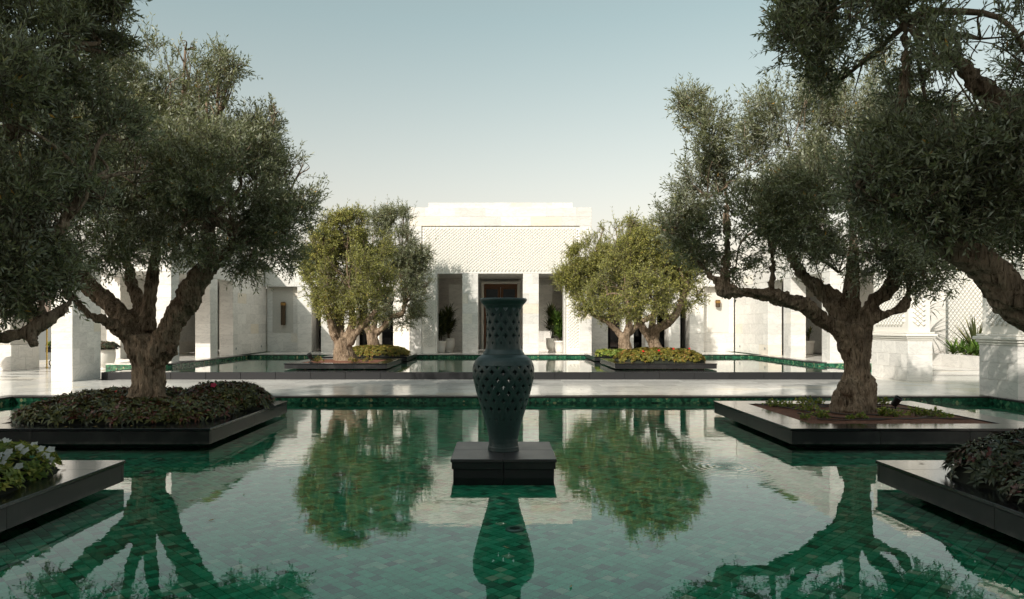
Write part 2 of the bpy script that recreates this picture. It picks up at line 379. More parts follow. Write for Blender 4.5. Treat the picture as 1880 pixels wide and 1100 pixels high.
def water(name, tint, wave, ior, ring=None):
    m, n, l, b = new_mat(name)
    n.remove(b)
    geo = n.new('ShaderNodeNewGeometry')
    mp = n.new('ShaderNodeMapping'); mp.inputs['Scale'].default_value = (1.0, 2.2, 1.0); l.new(geo.outputs['Position'], mp.inputs['Vector'])
    a = noise_n(n, l, mp.outputs[0], 2.4, 3, 0.5); c = noise_n(n, l, mp.outputs[0], 0.55, 2, 0.5)
    # calm near the camera, a light breeze further out
    sep = n.new('ShaderNodeSeparateXYZ'); l.new(geo.outputs['Position'], sep.inputs[0])
    far = n.new('ShaderNodeMapRange'); l.new(sep.outputs['Y'], far.inputs[0]); far.inputs[1].default_value = 6; far.inputs[2].default_value = 13; far.inputs[3].default_value = 0.25; far.inputs[4].default_value = 1.0
    h = math_n(n, l, 'MULTIPLY', math_n(n, l, 'MULTIPLY_ADD', c.outputs['Fac'], 2.0, a.outputs['Fac']), far.outputs[0])
    if ring:
        vs = n.new('ShaderNodeVectorMath'); vs.operation = 'DISTANCE'; vs.inputs[1].default_value = (ring[0], ring[1], 0); l.new(geo.outputs['Position'], vs.inputs[0])
        s = math_n(n, l, 'SINE', math_n(n, l, 'MULTIPLY', vs.outputs['Value'], 75.0))
        fo = math_n(n, l, 'POWER', 2.718, math_n(n, l, 'MULTIPLY', vs.outputs['Value'], -4.5))
        h = math_n(n, l, 'ADD', h, math_n(n, l, 'MULTIPLY', math_n(n, l, 'MULTIPLY', s, fo), 1.6))
    bp = n.new('ShaderNodeBump'); bp.inputs['Strength'].default_value = 1.0; bp.inputs['Distance'].default_value = wave; l.new(h, bp.inputs['Height'])
    fr = n.new('ShaderNodeFresnel'); fr.inputs['IOR'].default_value = ior; l.new(bp.outputs[0], fr.inputs['Normal'])
    tr = n.new('ShaderNodeBsdfTransparent'); tr.inputs['Color'].default_value = (*tint, 1)
    gl = n.new('ShaderNodeBsdfGlossy'); gl.inputs['Roughness'].default_value = 0.0; gl.inputs['Color'].default_value = (1, 1, 1, 1); l.new(bp.outputs[0], gl.inputs['Normal'])
    ms = n.new('ShaderNodeMixShader'); l.new(fr.outputs[0], ms.inputs[0]); l.new(tr.outputs[0], ms.inputs[1]); l.new(gl.outputs[0], ms.inputs[2])
    l.new(ms.outputs[0], n['Material Output'].inputs['Surface'])
    return m
M['water'] = water('pool_water', (0.90, 0.98, 0.95), 0.0022, 1.58, RIPPLE)
M['water_upper'] = water('upper_pool_water', (0.78, 0.95, 0.88), 0.0012, 1.6)

# ================================================================== the setting
def flat(name, x0, x1, y0, y1, z, mat, parent=None):
    return put(name, [(x0, y0, z), (x1, y0, z), (x1, y1, z), (x0, y1, z)], [(0, 1, 2, 3)], mat, parent)
tag(flat('ground', -600, 600, -300, 900, -0.5, M['concrete']), kind='structure')

PX, PY0, PY1 = 10.96, 2.0, 15.66           # lower pool: half width, near and far edge
SY_R = 23.69
DZ = 0.15                                   # deck level above the lower water
UY0, UY1, UZ = 20.5, 29.9, 0.355            # upper pool: front riser, far wall, water level
TZ = 0.48                                   # terrace round the upper pool
BX = 4.05                                   # half width of the pavilion

# ---- lower pool: floor with its diagonal tiles, walls, coping, water
pool_floor = tag(flat('pool_floor', -PX, PX, PY0, 9.6, -0.092, M['grout']), kind='structure')
flat('far_tile_field', -PX, PX, 9.6, PY1, -0.083, M['tile_far'], pool_floor)
TS = 0.085
def tile_shape(s):
    h = s / 2 * math.sqrt(2); t = h - 0.005; b = h - 0.0022
    v = [(b, 0, 0), (0, b, 0), (-b, 0, 0), (0, -b, 0), (t, 0, 0.009), (0, t, 0.009), (-t, 0, 0.009), (0, -t, 0.009)]
    return v, [(4, 5, 6, 7), (0, 1, 5, 4), (1, 2, 6, 5), (2, 3, 7, 6), (3, 0, 4, 7)]
tv, tf = tile_shape(TS)
rng = np.random.default_rng(7)
cells = []
c45 = math.sqrt(0.5)
for i in range(-160, 200):
    for j in range(-160, 200):
        u, w = (i + 0.5) * TS, (j + 0.5) * TS
        x, y = (u - w) * c45, (u + w) * c45
        if 3.7 < y < 9.56 and abs(x + 0.1) < 0.78 * y + 0.5: cells.append((x, y))
def in_planter(x, y):
    return abs(x) > 4.2 and (y < 7.6 or y > 9.96)
seen = sorted([c for c in cells if c[1] > 5.15 and not in_planter(*c) and abs(c[0] + 0.05) < 0.73 * c[1]], key=lambda c: c[1])[:300]
single = set(seen)
tile_me = mesh_of('tile', tv, tf, M['tile'])
for (x, y) in seen:
    link('tile', tile_me, pool_floor, (x, y, -0.091 + rng.uniform(0, 0.0015)))
rest = [c for c in cells if c not in single]
V = np.array(tv); F = np.array(tf); nv = len(tv)
ctr = np.array([(x, y, -0.091) for x, y in rest]); ctr[:, 2] += rng.uniform(0, 0.0015, len(rest))
AV = (ctr[:, None, :] + V[None]).reshape(-1, 3); AF = (np.arange(len(rest))[:, None, None] * nv + F[None]).reshape(-1, 4)
me = mesh_of('tile_field', AV, AF, M['tile_field'])
a = me.attributes.new('var', 'FLOAT', 'FACE'); a.data.foreach_set('value', np.repeat(rng.random(len(rest)), len(tf)).astype(np.float32))
tag(link('tile_field', me, pool_floor, (0, 0, 0)), kind='stuff')

pw = tag(put('pool_wall', boxv(-PX - 0.3, PX + 0.3, PY1, PY1 + 0.3, -0.4, DZ - 0.035), BOXF, M['mosaic']), kind='structure')
for sx in (-1, 1):
    x0, x1 = sorted((sx * PX, sx * (PX + 0.3)))
    put('side_wall', boxv(x0, x1, PY0, PY1 - 0.002, -0.4, DZ - 0.035), BOXF, M['mosaic'], pw)
# dark coping stones, one by one
n = 22
for i in range(n):
    a0 = -PX - 0.3 + (2 * PX + 0.6) * i / n
    box('coping_stone', a0 + 0.002, a0 + (2 * PX + 0.6) / n - 0.002, PY1 - 0.02, PY1 + 0.3, DZ - 0.035, DZ + 0.002, M['coping'], pw, 0.006)
for sx in (-1, 1):
    for i in range(8):
        y1 = PY1 - 0.024 - i * 1.0
        x0, x1 = sorted((sx * (PX - 0.02), sx * (PX + 0.3)))
        box('coping_stone', x0, x1, y1 - 0.996, y1, DZ - 0.035, DZ + 0.002, M['coping'], pw, 0.006)
tag(flat('pool_water', -PX + 0.001, PX - 0.001, PY0, PY1 - 0.001, 0.0, M['water']), kind='structure')

# ---- deck of polished marble slabs between the pools, and the side decks
def bed(name, x0, x1, y0, y1, z1, mat=M['concrete'], parent=None, z0=-0.48):
    return put(name, boxv(x0, x1, y0, y1, z0, z1), BOXF, mat, parent)
deck = tag(bed('deck', -11.26, 11.26, PY1 + 0.3, UY0, DZ - 0.045), kind='structure')
r = random.Random(3)
rows = 8; dy = (UY0 - PY1 - 0.3) / rows
for k in range(rows):
    x = -11.26 - (0.575 if k % 2 else 0) + r.uniform(-0.06, 0)
    while x < 11.26:
        w = r.choice((1.15, 1.15, 0.9, 1.3)); a0, a1 = max(x, -11.26), min(x + w, 11.26); x += w
        if a1 - a0 > 0.05:
            y0 = PY1 + 0.302 + k * dy
            box('slab', a0 + 0.0015, a1 - 0.0015, y0 + 0.0015, y0 + dy - 0.0015, DZ - 0.045, DZ + r.uniform(-0.0006, 0.0006), M['marble_pol'], deck, 0.002)
for sx, nm in ((-1, 'left'), (1, 'right')):
    x0, x1 = sorted((sx * 11.262, sx * 30)); sd = tag(bed('side_deck', x0, x1, -6, 60, DZ - 0.045), kind='structure')
    if sx < 0:
        bed('near_deck', -11.26, 11.26, -20, PY0, DZ, M['marble_pol'], deck)
    for i in range(8):
        for k in range(16):
            a0 = 11.264 + i * 1.2; y0 = 13.0 + k * 1.2
            if sx < 0 and y0 > UY0 - 1.2 and a0 < 11.7: a0 = 11.80
            xx = sorted((sx * a0, sx * (11.264 + (i + 1) * 1.2)))
            dark = sx < 0 and ((k in (6,) and i > 1) or (i == 3 and k > 4))
            if dark:   # black inlay strips framing the slabs
                box('inlay_strip', xx[0] + 0.002, xx[1] - 0.002, y0 + 0.002, y0 + 0.32, DZ - 0.045, DZ, M['granite'], sd, 0.002)
                box('slab', xx[0] + 0.002, xx[1] - 0.002, y0 + 0.324, y0 + 1.198, DZ - 0.045, DZ, M['marble_pol'], sd, 0.002)
            else:
                box('slab', xx[0] + 0.002, xx[1] - 0.002, y0 + 0.002, y0 + 1.198, DZ - 0.045, DZ + r.uniform(-0.0005, 0.0005), M['marble_pol'], sd, 0.002)
    if sx > 0:
        bed('side_bed', 10.84, 11.261, UY0 + 0.002, SY_R, DZ - 0.045, M['concrete'], sd)
        for k in range(3): box('slab', 10.842, 11.26, UY0 + 0.004 + k * 1.06, UY0 + 1.06 + k * 1.06, DZ - 0.045, DZ, M['marble_pol'], sd, 0.002)
        for yy in (22.2, 24.6): box('inlay_strip', 11.9, 17.2, yy, yy + 0.18, DZ + 0.001, DZ + 0.004, M['granite'], sd, 0.001)

# ---- upper pool: charcoal riser stones, brim-full water, mosaic walls
UX, UXR = 11.75, 10.83
up = tag(flat('upper_pool_floor', -UX + 0.05, UXR - 0.05, UY0 + 0.05, UY1, 0.27, M['tile_upper']), kind='structure')
n = 22
for i in range(n):
    a0 = -UX + (UX + UXR) * i / n
    box('riser_stone', a0 + 0.004, a0 + (UX + UXR) / n - 0.004, UY0, UY0 + 0.12, -0.1, UZ + 0.006, M['granite_riser'], up, 0.005)
box('riser_core', -UX + 0.02, UXR - 0.02, UY0 + 0.02, UY0 + 0.1, -0.1, UZ - 0.01, M['granite_side'], up, 0)
for sx in (-1, 1):
    for i in range(3):
        ue = UX if sx < 0 else UXR; x0, x1 = sorted((sx * (ue - 0.12), sx * ue)); y0 = UY0 + 0.124 + i * 0.85
        box('riser_stone', x0, x1, y0, y0 + 0.846, -0.1, UZ + 0.006, M['granite_riser'], up, 0.005)
tag(flat('upper_pool_water', -UX + 0.1, UXR - 0.1, UY0 + 0.1, UY1 + 0.01, UZ, M['water_upper']), kind='structure')
terrace = tag(bed('terrace', -13.0, 13.0, UY1, 44, TZ - 0.03, M['mosaic']), kind='structure')
SIDE_Y = {-1: 22.95, 1: 23.7}
for sx in (-1, 1):
    x0, x1 = sorted((sx * 10.8, sx * 13.0))
    bed('side_terrace', x0, x1, SIDE_Y[sx], UY1 - 0.002, TZ - 0.03, M['mosaic'], terrace)
    for i in range(7):
        y0 = SIDE_Y[sx] + i * (UY1 - SIDE_Y[sx]) / 7; y1 = SIDE_Y[sx] + (i + 1) * (UY1 - SIDE_Y[sx]) / 7
        c0, c1 = sorted((sx * 10.78, sx * 11.1))
        box('coping_stone', c0, c1, y0 + 0.002, y1 - 0.002, TZ - 0.03, TZ, M['coping'], terrace, 0.004)
        c0, c1 = sorted((sx * 11.102, sx * 13.0))
        box('slab', c0, c1, y0 + 0.002, y1 - 0.002, TZ - 0.03, TZ, M['marble_pol'], terrace, 0.002)
for i in range(22):
    a0 = -10.78 + 21.56 * i / 22
    box('coping_stone', a0 + 0.002, a0 + 0.978, UY1 - 0.02, UY1 + 0.3, TZ - 0.03, TZ, M['coping'], terrace, 0.004)
    for k in range(3):
        y0 = UY1 + 0.302 + k * 1.6
        box('slab', a0 + 0.002, a0 + 0.978, y0, y0 + 1.597, TZ - 0.03, TZ, M['marble_pol'], terrace, 0.002)

# ================================================================== buildings
def diamonds(x0, x1, z0, z1, y, pitch, depth, clip=None, axis='y', sgn=-1, u_stretch=1.0):
    """carved field: rows of raised lozenges, each a small skewed pyramid, joined"""
    v, f = [], []
    px_, pz = pitch * u_stretch, pitch * 0.86
    nr = int((z1 - z0) / (pz / 2)); nc = int((x1 - x0) / px_) + 1
    for k in range(nr):
        for i in range(nc):
            cx = x0 + (i + (0.5 if k % 2 else 0.0)) * px_; cz = z0 + (k + 1) * pz / 2
            if cx - px_ * .48 < x0 or cx + px_ * .48 > x1 or cz - pz * .48 < z0 or cz + pz * .48 > z1: continue
            if clip and not clip(cx, cz): continue
            b = len(v); h = 0.44
            pts = [(cx - px_ * h, cz), (cx, cz - pz * h), (cx + px_ * h, cz), (cx, cz + pz * h)]
            ins = [(cx + (p - cx) * 0.80, cz + (q - cz) * 0.80) for p, q in pts]
            ring = [(p, q, 0.0) for p, q in pts] + [(p, q, depth) for p, q in ins] + [(cx, cz, depth * 1.05)]
            for (p, q, d) in ring:
                v.append((p, y + sgn * d, q) if axis == 'y' else (y + sgn * d, p, q))
            for t in range(4):
                f.append((b + t, b + (t + 1) % 4, b + 4 + (t + 1) % 4, b + 4 + t)); f.append((b + 4 + t, b + 4 + (t + 1) % 4, b + 8))
    return v, f

# ---- the pavilion at the head of the court
PVY = 31.0
pav = thing('pavilion', 'tall white marble entrance pavilion with a carved panel above three openings', 'building', (0, PVY, TZ))
MB = M['marble']
OT = 4.10          # top of the openings
masonry(pav, -BX, -3.52, PVY, PVY + 0.7, TZ, 6.16, MB, 0.52, 0.6, seed=1)
masonry(pav, 3.52, BX, PVY, PVY + 0.7, TZ, 6.16, MB, 0.52, 0.6, seed=2)
masonry(pav, -BX, BX, PVY, PVY + 0.7, 6.162, 6.98, MB, 0.42, 1.35, seed=3)
masonry(pav, -3.22, 3.22, PVY + 0.10, PVY + 0.8, 6.982, 7.21, MB, 0.24, 0.95, seed=4)
wall = lambda nm, x0, x1, z0, z1: box(nm, x0, x1, PVY + 0.07, PVY + 0.66, z0, z1, M['lattice'], pav, 0.003)
wall('carved_wall', -3.518, 3.518, OT, 6.16)
wall('carved_wall', -3.518, -2.9, TZ, OT - 0.002); wall('carved_wall', 2.9, 3.518, TZ, OT - 0.002)
dv, df = diamonds(-3.50, 3.50, OT + 0.03, 6.14, PVY + 0.07, 0.16, 0.05)
tag(put('carved_relief', dv, df, M['lattice'], pav), kind='stuff')
for s in (-1, 1):
    a0, a1 = sorted((s * 2.93, s * 3.50))
    dv, df = diamonds(a0, a1, TZ + 0.25, OT, PVY + 0.07, 0.16, 0.05)
    tag(put('carved_relief', dv, df, M['lattice'], pav), kind='stuff')
    j0, j1 = sorted((s * 2.82, s * 2.898)); box('jamb', j0, j1, PVY + 0.02, PVY + 0.66, TZ, OT - 0.06, MB, pav, 0.004)
box('lintel', -2.898, 2.898, PVY + 0.03, PVY + 0.64, OT - 0.058, OT - 0.002, MB, pav, 0.004)
for s in (-1, 1):
    col = link('column', None, pav, (s * 1.35, PVY + 0.3, TZ))
    masonry(col, s * 1.35 - 0.35, s * 1.35 + 0.35, PVY + 0.015, PVY + 0.6, TZ, OT - 0.06, MB, 0.46, 0.7, seed=5 + s)
# vestibule behind the openings
box('rear_wall', -3.9, 3.9, 36.0, 36.3, TZ, OT + 0.5, MB, pav, 0)
for s in (-1, 1):
    a0, a1 = sorted((s * 3.55, s * 3.9)); box('side_wall', a0, a1, PVY + 0.72, 35.99, TZ, OT + 0.5, MB, pav, 0)
    a0, a1 = sorted((s * 1.88, s * 2.55)); pil = link('inner_pier', None, pav, (s * 2.2, 34.6, TZ))
    masonry(pil, a0, a1, 34.3, 34.8, TZ, 3.75, MB, 0.46, 0.7, seed=11 + s)
    a0, a1 = sorted((s * 1.84, s * 1.87)); box('bronze_edge', a0, a1, 34.5, 34.8, TZ, 3.6, M['iron'], pav, 0)
box('ceiling', -3.9, 3.9, PVY + 0.72, 36.3, OT + 0.02, OT + 0.5, MB, pav, 0)
box('roof', -BX + 0.05, BX - 0.05, PVY + 0.72, 40, 6.3, 6.6, MB, pav, 0)
for s in (-1, 1):
    a0, a1 = sorted((s * (BX - 0.4), s * (BX - 0.02))); box('flank_wall', a0, a1, PVY + 0.72, 40, OT + 0.52, 6.95, MB, pav, 0)
    a0, a1 = sorted((s * 3.91, s * (BX - 0.02))); box('flank_wall', a0, a1, PVY + 0.72, 36.3, TZ, OT + 0.5, MB, pav, 0)
box('rear_parapet', -BX + 0.02, BX - 0.02, 39.6, 40, OT + 0.5, 6.9, MB, pav, 0)
# the entrance door
door = thing('entrance_door', 'brown timber double door with glass panes in a white marble frame behind the vase', 'door', (0, 35.9, TZ))
for s in (-1, 1):
    a0, a1 = sorted((s * 0.86, s * 0.98)); box('frame', a0, a1, 35.60, 35.98, TZ, 3.86, M['ivory'], door, 0.006)
    a0, a1 = sorted((s * 0.02, s * 0.85)); lf = box('door_leaf', a0, a1, 35.80, 35.88, TZ + 0.02, 3.70, M['wood'], door, 0.006)
    for k in range(3):
        z0 = TZ + 0.25 + k * 1.0; p0, p1 = sorted((s * 0.14, s * 0.74))
        box('pane', p0, p1, 35.77, 35.795, z0, z0 + 0.86, M['glass'], lf, 0.004)
    h0, h1 = sorted((s * 0.05, s * 0.08)); box('handle', h0, h1, 35.70, 35.79, 1.3, 1.8, M['brass'], lf, 0.006)
box('frame', -0.98, 0.98, 35.60, 35.98, 3.862, 3.98, M['ivory'], door, 0.006)
box('frame', -0.85, 0.85, 35.76, 35.9, 3.705, 3.855, M['wood'], door, 0.004)

# ---- colonnades either side of the pavilion
CY = 33.0; FZ0, FZ1 = 3.57, 4.8
def sconce(x, y, z, h, axis, label, grp=None, mat=None):
    t = thing('wall_sconce', label, 'wall lamp', (x, y, z), grp)
    v, f = lathe([(0.10, 0), (0.11, 0.02), (0.11, h - 0.02), (0.10, h)], x, y, 20, z); put('shade', v, f, mat or M['bronze'], t)
    v, f = lathe([(0.125, 0), (0.125, 0.12)], x, y, 20, z + h - 0.16); put('cap_ring', v, f, M['brass'], t)
    if axis == 'y': box('bracket', x - 0.04, x + 0.04, y + 0.09, y + 0.20, z + h * 0.4, z + h * 0.55, M['brass'], t, 0.003)
    else: box('bracket', min(x, x + axis * 0.2), max(x, x + axis * 0.2), y - 0.04, y + 0.04, z + h * 0.4, z + h * 0.55, M['brass'], t, 0.003)
    return t
for s, side in ((-1, 'left'), (1, 'right')):
    cn = thing('colonnade', 'white marble colonnade %s of the entrance pavilion, behind the small olive trees' % side, 'building', (s * 7.3, CY, TZ))
    X = lambda a, b: sorted((s * a, s * b))
    for (a, b) in ((4.28, 5.08), (5.75, 6.3), (6.85, 7.4), (7.95, 8.5), (8.95, 9.62)):
        x0, x1 = X(a, b); col = link('column', None, cn, ((x0 + x1) / 2, CY + 0.4, TZ))
        masonry(col, x0, x1, CY, CY + 0.85, TZ, FZ0, MB, 0.44, 0.9, seed=int(a * 100) + s)
    x0, x1 = X(4.07, 11.16); masonry(cn, x0, x1, CY - 0.02, CY + 0.87, FZ0 + 0.002, FZ1, MB, 0.41, 1.3, seed=40 + s)
    # niche with its plaster panel
    x0, x1 = X(9.64, 11.16); masonry(cn, x0, x1, CY + 0.35, CY + 0.8, TZ, FZ0, MB, 0.46, 0.8, seed=50 + s)
    x0, x1 = X(9.92, 10.9); box('plaster_panel', x0, x1, CY + 0.33, CY + 0.345, 1.40, FZ0 - 0.01, M['plaster'], cn, 0.004)
    # glazed lounge behind the columns
    x0, x1 = X(4.1, 9.9); box('ceiling', x0, x1, CY + 0.88, 37.4, FZ0 + 0.1, FZ0 + 0.4, MB, cn, 0)
    box('roof', x0, x1, CY + 0.88, 44, FZ1 - 0.4, FZ1 - 0.2, MB, cn, 0)
    x0, x1 = X(9.64, 9.9); box('end_wall', x0, x1, CY + 0.88, 44, TZ, FZ1 - 0.41, MB, cn, 0)
    for i in range(4):
        x0, x1 = X(4.15 + i * 1.37, 4.15 + i * 1.37 + 1.36)
        w = box('window', x0 + 0.004, x1 - 0.004, 37.0, 37.06, TZ, FZ0 + 0.08, M['iron'], cn, 0.004)
        box('pane', x0 + 0.06, x1 - 0.06, 36.97, 36.995, TZ + 0.1, FZ0 - 0.02, M['glass'], w, 0.002)
    x0, x1 = X(4.1, 9.62); box('rear_wall', x0, x1, 37.1, 37.4, TZ, FZ0 + 0.09, M['granite_side'], cn, 0)
    sconce(s * 10.35, CY + 0.2, 1.75 if s < 0 else 2.6, 1.1 if s < 0 else 0.35, 'y', 'brass wall sconce in the marble niche at the far %s corner of the upper pool' % side)

# ---- side wings along the upper pool
for s, side in ((-1, 'left'), (1, 'right')):
    w = thing('side_wing', 'white marble side wing of broad wall panels along the %s edge of the upper pool' % side, 'building', (s * 11.5, 28, TZ))
    X = lambda a, b: sorted((s * a, s * b))
    x0, x1 = X(11.2, 11.78)
    for k, (d0, d1) in enumerate(((29.2, 33.3), (26.9, 27.6), (23.7, 24.3))):
        p = link('wall_panel', None, w, ((x0 + x1) / 2, (d0 + d1) / 2, TZ))
        masonry(p, x0, x1, d0, d1, TZ, FZ0, MB, 0.44, 0.95, seed=60 + k * 3 + s)
    masonry(w, x0 - 0.01, x1 + 0.01, 23.7, 33.3, FZ0 + 0.002, FZ1, MB, 0.41, 1.25, seed=70 + s)
    for (a, d) in ((11.19, 29.5), (11.19, 32.6)):     # small round ground lights on the wall
        v, f = lathe([(0.05, 0), (0.05, 0.02)], 0, 0, 14); v = [(s * a - s * q[2] * 0.8, d + q[0], TZ + 0.28 + q[1]) for q in v]
        put('step_light', v, f, M['steel'], w)
    # corridor behind
    x0, x1 = X(14.4, 14.7); masonry(w, x0, x1, 26.4, 36, TZ, FZ0, MB, 0.5, 1.6, seed=80 + s)
    x0, x1 = X(11.8, 14.7); box('ceiling', x0, x1, 23.7, 36, FZ0 + 0.01, FZ0 + 0.3, MB, w, 0)
    x0, x1 = X(11.8, 14.38); box('end_wall', x0, x1, 35.7, 36, TZ, FZ0, MB, w, 0)
    x0, x1 = X(13.0, 14.72); bed('corridor_floor', x0, x1, 26.4, 36, TZ - 0.02, M['marble_pol'], w)

# ---- gate piers by the deck
def pier(label, x0, x1, y0, y1, top, seed, inner, plain=False):
    """plinth of marble blocks, moulded cornice, carved shaft"""
    p = thing('gate_pier', label, 'pier', ((x0 + x1) / 2, (y0 + y1) / 2, DZ))
    if plain:
        masonry(p, x0, x1, y0, y1, DZ, top, MB, 0.50, 0.7, seed=seed)
        return p
    masonry(p, x0, x1, y0, y1, DZ, 1.30, MB, 0.40, 0.75, seed=seed)
    for (e, za, zb) in ((0.02, 1.302, 1.36), (0.06, 1.362, 1.42), (0.10, 1.422, 1.50), (0.05, 1.502, 1.55)):
        box('cornice', x0 - e, x1 + e, y0 - e, y1 + e, za, zb, M['ivory'], p, 0.015)
    i = 0.04
    box('shaft', x0 + i, x1 - i, y0 + i, y1 - i, 1.552, top, M['ivory'], p, 0.006)
    box('cap', x0 - 0.03, x1 + 0.03, y0 - 0.03, y1 + 0.03, top + 0.002, top + 0.14, M['ivory'], p, 0.012)
    xin, sg = (x0 + i, -1) if inner < 0 else (x1 - i, 1)
    dv, df = diamonds(y0 + 0.2, y1 - 0.2, 1.72, top - 0.15, xin, 0.16, 0.05, axis='x', sgn=sg); put('carved_panel', dv, df, M['lattice'], p)
    dv, df = diamonds(x0 + 0.12, x1 - 0.12, 1.72, top - 0.15, y0 + i, 0.16, 0.05); put('carved_panel', dv, df, M['lattice'], p)
    return p
pier('near white pier with carved shaft and cornice at the right edge of the lower pool', 11.02, 11.85, 14.85, 16.05, 4.1, 91, -1)
pier('carved white pier with cornice standing behind the right foreground olive trunk', 11.6, 12.3, 19.85, 21.8, 4.1, 92, -1)
pier('plain marble block pier on the deck behind the left foreground olive trunk', -12.7, -12.1, 19.7, 21.1, 3.9, 93, 1, True)

# ---- far left: shaded wall with a plaster upper part and sconce; far right: pillar, low planter and carved wall
lw = thing('courtyard_wall', 'shaded wall with marble base and cream plaster above at the far left', 'wall', (-17.5, 25.3, DZ))
masonry(lw, -18.0, -17.2, 24.5, 26.0, DZ, 1.05, MB, 0.45, 0.8, seed=101)
box('plaster_panel', -17.98, -17.24, 24.52, 25.98, 1.052, 4.6, M['plaster'], lw, 0.01)
sconce(-17.0, 25.2, 1.75, 1.15, -1, 'brown brass wall sconce on the plaster wall at the far left')
lb = thing('boundary_wall', 'pale boundary wall in shade behind the left pier and potted plant', 'wall', (-17, 34, DZ))
masonry(lb, -15.6, -14.75, 27.2, 27.8, DZ, 4.0, MB, 0.5, 0.9, seed=102)
rp = thing('marble_pillar', 'tall marble pillar in half shade between the two right piers', 'pillar', (17.7, 28.7, DZ))
masonry(rp, 17.3, 18.1, 28.35, 29.2, DZ, 4.6, MB, 0.5, 0.8, seed=103)
lp = thing('low_planter_wall', 'low marble planter wall with green strap plants beyond the right pier', 'planter', (17.6, 26.5, DZ))
masonry(lp, 17.25, 17.6, 24.2, 28.33, DZ, 0.62, MB, 0.47, 1.0, seed=104)
box('soil', 17.602, 19.5, 24.2, 28.33, DZ, 0.55, M['soil'], lp, 0)
gw = thing('carved_garden_wall', 'carved white garden wall in shade behind the strap plants at right', 'wall', (19.8, 27, DZ))
box('wall_body', 19.6, 20.0, 22.5, 32, DZ, 4.4, M['ivory'], gw, 0.01)
dv, df = diamonds(23.0, 31.5, 1.0, 4.2, 19.6, 0.26, 0.07, axis='x', sgn=-1); tag(put('carved_relief', dv, df, M['lattice'], gw), kind='stuff')
# brass posts beside the far left wall
for k, (x, y, lab) in enumerate(((-17.05, 26.2, 'slim polished brass post beside the far left plaster wall'), (-16.6, 29.1, 'slim brass post among the bamboo behind the left pier'))):
    t = thing('brass_post', lab, 'post', (x, y, DZ))
    v, f = lathe([(0.05, 0), (0.05, 0.02), (0.025, 0.03), (0.025, 1.9), (0.035, 1.92), (0.0, 1.97)], x, y, 12, DZ); put('shaft', v, f, M['gold'], t)

# ---- green roofed kiosks beyond the wings (seen mirrored in the pool)
for s, side in ((-1, 'left'), (1, 'right')):
    k = thing('roof_kiosk', 'small white tower with green tiled pyramid roof beyond the %s wing' % side, 'building', (s * 16.8, 40, DZ))
    x0, x1 = s * 16.8 - 1.35, s * 16.8 + 1.35
    box('wall', x0, x1, 38.65, 41.35, -0.4, 7.4, MB, k, 0.01)
    for q in (-0.6, 0.6): 
        wv = box('window', s * 16.8 + q - 0.25, s * 16.8 + q + 0.25, 38.60, 38.645, 5.4, 6.7, M['glass'], k, 0.01)
    c = (s * 16.8, 40.0); e = 1.6
    v = [(c[0] - e, c[1] - e, 7.40), (c[0] + e, c[1] - e, 7.40), (c[0] + e, c[1] + e, 7.40), (c[0] - e, c[1] + e, 7.40), (c[0], c[1], 8.5)]
    rf = put('roof', v, [(0, 1, 4), (1, 2, 4), (2, 3, 4), (3, 0, 4), (3, 2, 1, 0)], M['roof_tile'], k)

# ---- unseen block behind the viewpoint, sized so its shade lies over the lower pool
HB = 16.4
pb = thing('unseen_block', 'tall white unseen block behind the viewpoint, shaped to shade the lower pool', 'building', (-10, -14, DZ))
box('wall', -25, 8, -11, -5, -0.4, HB - 0.5, MB, pb, 0.02)
box('cornice', -25.2, 8.2, -11.2, -4.8, HB - 0.498, HB, M['ivory'], pb, 0.02)
for k in range(3):
    for i in range(6):
        x = -23 + i * 5.4; wv = box('window', x, x + 1.6, -4.99, -4.95, 1.2 + k * 5.2, 4.2 + k * 5.2, M['glass'], pb, 0.01)

